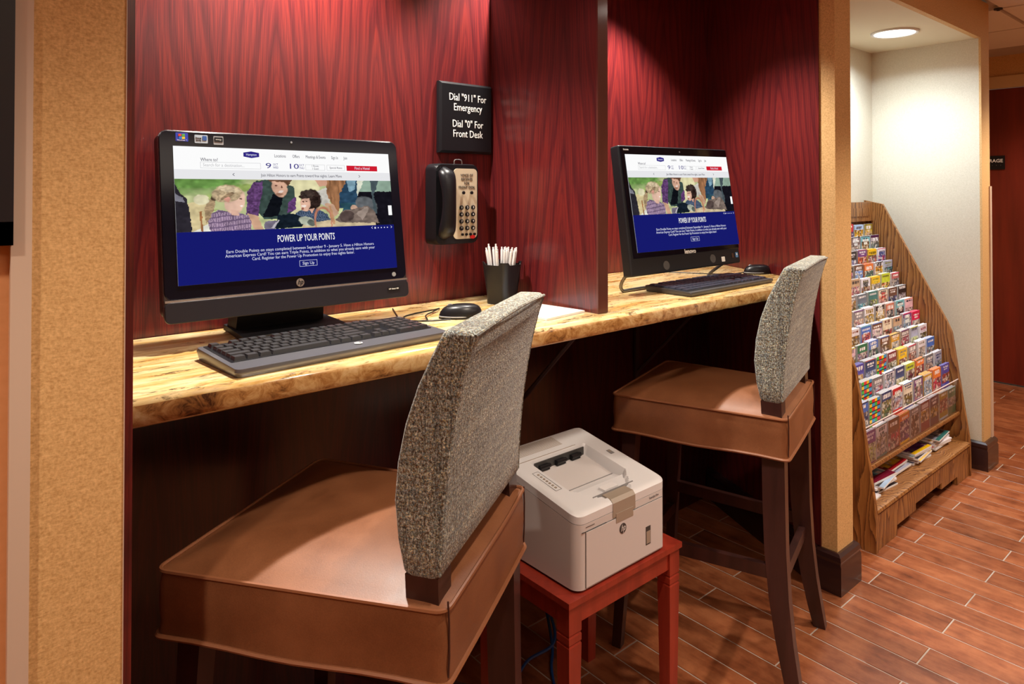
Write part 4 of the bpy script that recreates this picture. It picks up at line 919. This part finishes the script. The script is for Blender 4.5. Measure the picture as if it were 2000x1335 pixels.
for i, (y, z_) in enumerate(ROWS):
    obj('pocket_shelf', box(BM(), xa, xb, y-.003, y+.030, z_-HB-.006, z_-HB-.002), M['oak'], rk)
b = BM(); loft(b, [[(x, 1.585, 1.13), (x, 1.582, 1.12), (x, 1.23, .43), (x, 1.235, .43), (x, 1.584, 1.14)] for x in (xa, xb)]); obj('slope_board', b, M['oak'], rk)
obj('clear_front', box(BM(), xa, xb, 1.1545, 1.157, .306, .462), M['clear'], rk)
obj('clear_front_edge', box(BM(), xa, xb, 1.1535, 1.158, .462, .4645), mat('acrylic_edge', (.62, .5, .45), .3), rk)
PAL = dict(olive=(150, 130, 20), paleblue=(170, 200, 235), red=(190, 40, 50), plum=(70, 30, 70), cyan=(110, 185, 200), taupe=(120, 100, 100), white=(225, 222, 235), yellow=(235, 190, 30), purple=(110, 60, 130),
    black=(40, 34, 40), silver=(165, 170, 195), orange=(225, 120, 50), brown=(105, 70, 55), rose=(185, 110, 110), lime=(195, 210, 60), teal=(60, 120, 120), tan=(190, 160, 130), cream=(225, 215, 195), pink=(225, 190, 205),
    magenta=(215, 20, 80), salmon=(205, 120, 95), blue=(70, 110, 195), navy=(40, 60, 110), green=(40, 110, 80), gold=(200, 150, 40), maroon=(120, 30, 55), slate=(95, 105, 120), violet=(80, 75, 170), grey=(130, 125, 130), multicoloured=(45, 40, 40))
GR = [  # right to left
 'olive paleblue red navy', 'plum cyan taupe teal', 'white yellow purple black grey', 'silver white orange brown black', 'rose lime yellow white tan', 'black brown cream teal slate grey',
 'pink cyan salmon black white grey tan', 'magenta purple tan cream brown blue white', 'white silver taupe gold brown blue green pink', 'blue white grey yellow maroon multicoloured navy violet',
 'silver slate orange lime navy white grey multicoloured', 'violet orange gold purple cream red navy multicoloured blue', 'green olive plum maroon grey orange brown white purple']
EN = ['first', 'second', 'third', 'fourth', 'fifth', 'sixth', 'seventh', 'eighth', 'ninth', 'tenth', 'eleventh', 'twelfth', 'lowest']
WORDS = {(6, 3): ('ICE\nCAVE', 'signwhite'), (4, 3): ('FREE', 'pdark'), (4, 2): ('RAFT!', 'ygold'), (1, 1): ('BALLOON\nRIDES', 'signwhite'), (1, 2): ('BALLOON\nRIDES', 'signwhite'), (6, 1): ('BALLOON\nRIDES', 'signwhite'), (7, 1): ('AND\nRIDES', 'signwhite'), (2, 0): ('NEWS', 'navytx'), (5, 2): ('Quit or\nhow?', 'redtx'), (8, 5): ('SUNSET', 'signwhite'), (9, 5): ('TOURS', 'redtx'), (11, 5): ('QUEST', 'signwhite'), (11, 3): ('ARTS', 'signwhite')}
M['ygold'] = mat('print_yellow', (.85, .62, .05), .4); M['navytx'] = mat('print_navy', (.03, .06, .22), .4); M['redtx'] = mat('print_red', (.5, .04, .04), .4)
edgem = {k: mat('edge_'+k, tuple(.35*lin(v)+.50) if k not in ('orange', 'yellow', 'gold', 'magenta', 'violet') else tuple(.8*lin(v)+.12), .7) for k, v in PAL.items()}
keys = list(PAL)
def cover_fn(col, seed):
    rg = random.Random(seed); base = lin(PAL[col]); acc = [lin(PAL[rg.choice(keys)]) for _ in range(3)]; st = rg.randrange(4)
    def fn(U, V):
        C_ = np.ones(U.shape+(3,))*base
        n = vnoise(U, V, 6, 9, seed)[..., None]; n2 = vnoise(U, V, 12, 20, seed+50)[..., None]
        if col == 'multicoloured':
            pal = np.array([lin((60, 190, 70)), lin((220, 40, 60)), lin((240, 200, 40)), lin((60, 150, 210)), lin((30, 28, 34))]); idx = ((U*4).astype(int)+2*(V*7).astype(int)) % 4
            C_ = pal[idx]; C_[(np.abs((V*7) % 1-.5) > .40)] = pal[4]; return C_
        a0, a1 = rg.uniform(.2, .42), rg.uniform(.7, 1.02); u0 = rg.choice((0, 0, .08)); img = (V > a0)*(V < a1)*(U > u0)*(U < 1-u0)
        n3 = vnoise(U, V, 9, 13, seed+90)[..., None]; dk = lin((34, 28, 30)); lt = lin((235, 225, 215))
        I = acc[0]*n+acc[1]*(1-n)*n2; I = np.where(n3 > .62, lt*.8*n3+I*.3, I); I = np.where(n2 < .33, dk+I*.25, I)
        C_ = np.where(img[..., None], I, C_)
        wl = lin((238, 235, 238)) if sum(PAL[col]) < 450 else (acc[2]*.35 if st else lin((40, 40, 60)))
        t0 = rg.uniform(.05, .12); hh_ = rg.choice((.07, .10, .14)); k_ = rg.uniform(4, 8); m0 = rg.uniform(.08, .2)
        tx_ = (V > t0)*(V < t0+hh_)*(U > m0)*(U < 1-m0)*((U*k_+V*.8) % 1 > .3)
        if st > 1: tx_ = tx_+(V > t0+hh_+.04)*(V < t0+hh_+.09)*(U > m0+.1)*(U < .9-m0)*((U*k_*1.4) % 1 > .3)
        C_ = np.where((tx_ > 0)[..., None], wl, C_)
        if st in (0, 3): C_ = np.where(((V < .045)+(V > .93) > 0)[..., None], acc[2], C_)
        return C_*(.85+.3*vnoise(U, V, 5, 8, seed+7)[..., None])
    return fn
NC = 9; pwid = (RX1-RX0-.05)/NC
for ri, row in enumerate(GR):
    cols = row.split(); fill = 'navy white tan purple cyan grey rose blue cream'.split(); cols += [fill[(ri*2+q) % 9] for q in range(len(cols), NC)]
    y, ztop = ROWS[ri] if ri < 12 else (1.163, .440)
    for ci, col in enumerate(cols):
        rg = random.Random(ri*31+ci*7+1); xr_ = RX1-.025-ci*pwid; bw = .100 if ri < 12 else .108
        xc = xr_-pwid/2-.002+rg.uniform(-.003, .003)
        if xc-bw/2 < RX0+.022: continue
        th = (rg.choice((.014, .018, .022, .026)) if ri > 1 else .013) if ri < 12 else .018
        if (ri, ci) in ((11, 1), (11, 5), (9, 3), (10, 3), (7, 0), (8, 5), (9, 0)): th = .024
        hh = (HB if ri < 12 else .132)-rg.uniform(0, .008); nsh = max(2, int(th/.004))
        z0 = ztop-HB if ri < 12 else .3065
        t = thing('brochure_stack', (f'{col} brochures in the oak rack, {EN[ri]} row from the top, {EN[ci]} from the right' if ri < 12 else f'tall {col} brochures behind the clear rack front, {EN[ci]} from the right'), 'brochures', (xc, y+.0005, z0), rg.uniform(-.02, .02), 'brochures in the oak rack')
        lean = R(2.0); Tn = Matrix.Rotation(-lean*0, 4, 'X')
        b = BM()
        for q in range(nsh):
            o0 = q*th/nsh; box(b, -bw/2, bw/2, .0006+o0, .0006+o0+th/nsh*.82, 0, hh-.0015*((q*5+ci) % 3))
        obj('sheets', b, edgem[col], t)
        cv = painted('cover', 18, 26, cover_fn(col, ri*17+ci*5+3), frameT((0, 0, hh/2), (1, 0, 0), (0, 0, 1)), M['print'], t, bw, hh-.0006)
        if (ri, ci) in WORDS:
            s_, mk = WORDS[(ri, ci)]; n_ = max(len(q) for q in s_.split('\n')); text('title', s_, min(.034, .125/n_*.9), M[mk], t, FRONT(0, -.0008, hh-.030), bold=.0008, sx=.95)
# extra print rows below titles handled by cover painting
# magazines on the lower shelf
MG = [('grey', 'maroon', 'white'), ('white', 'silver', 'white'), ('blue', 'rose', 'white'), ('lime', 'white', 'tan')]
def magazine(label, x, y, z_, rz, w_, h_, th, col, seed, curl=0, group='magazines on the bottom rack shelf'):
    t = thing('magazine', label, 'magazine', (x, y, z_), rz, group)
    b = BM(); n = 8; rings = []
    def zc(v): return curl*(max(0, (v-.55)/.45)**2)
    fr = [(-w_/2+w_*i/n) for i in range(n+1)]
    for i, u in enumerate(fr): k_ = curl*max(0, abs(i/n-.5)*2-.55)**2; rings.append([(u, -h_/2, k_), (u, h_/2, k_*.3), (u, h_/2, k_*.3+th), (u, -h_/2, k_+th)])
    loft(b, rings); obj('pages', b, M['white'], t)
    c = painted('cover', 12, 14, cover_fn(col, seed), Matrix.Translation((0, 0, th+.0012+curl*.05)), M['print'], t, w_*.99, h_*.99)
    for v in c.data.vertices: v.co.z = th+.0008+curl*max(0, abs(v.co.x)/w_*2-.55)**2*(1 if v.co.y < 0 else .5)
    return t
piles = [  # x, y, list of (colour, label fragment)
 (2.882, 1.275, 4, ['cream'], 'pale magazine hanging over the shelf edge, leftmost in the rack base'),
 (3.045, 1.285, 5, ['black', 'maroon', 'white', 'black', 'maroon'], 'second pile from the left on the bottom rack shelf'),
 (3.245, 1.32, 4, ['slate', 'white', 'silver', 'white'], 'third pile from the left on the bottom rack shelf'),
 (3.47, 1.30, 6, ['navy', 'rose', 'white', 'blue', 'white', 'paleblue'], 'fourth pile from the left on the bottom rack shelf'),
 (3.72, 1.31, 7, ['green', 'white', 'lime', 'white', 'tan', 'white', 'silver'], 'rightmost pile on the bottom rack shelf')]
LV = ['bottom', 'second', 'third', 'fourth', 'fifth', 'sixth', 'seventh']
for pi_, (x, y, n, cols, lab) in enumerate(piles):
    rg = random.Random(pi_+3); z_ = .1645
    for q in range(n if len(cols) > 1 else 1):
        th = rg.uniform(.005, .009); col = cols[q % len(cols)]
        lbl = lab if len(cols) == 1 else f'{col} magazine, {LV[q]} from below in the {lab.replace(" on the bottom rack shelf", "")}'
        magazine(lbl, x+rg.uniform(-.012, .012), y+rg.uniform(-.015, .012)-.01*q*(pi_ > 1)*.3, z_, rg.uniform(-.13, .13) if len(cols) > 1 else .05, .185 if len(cols) > 1 else .11, .25, th, col, 200+pi_*9+q, 0)
        z_ += th+.0018
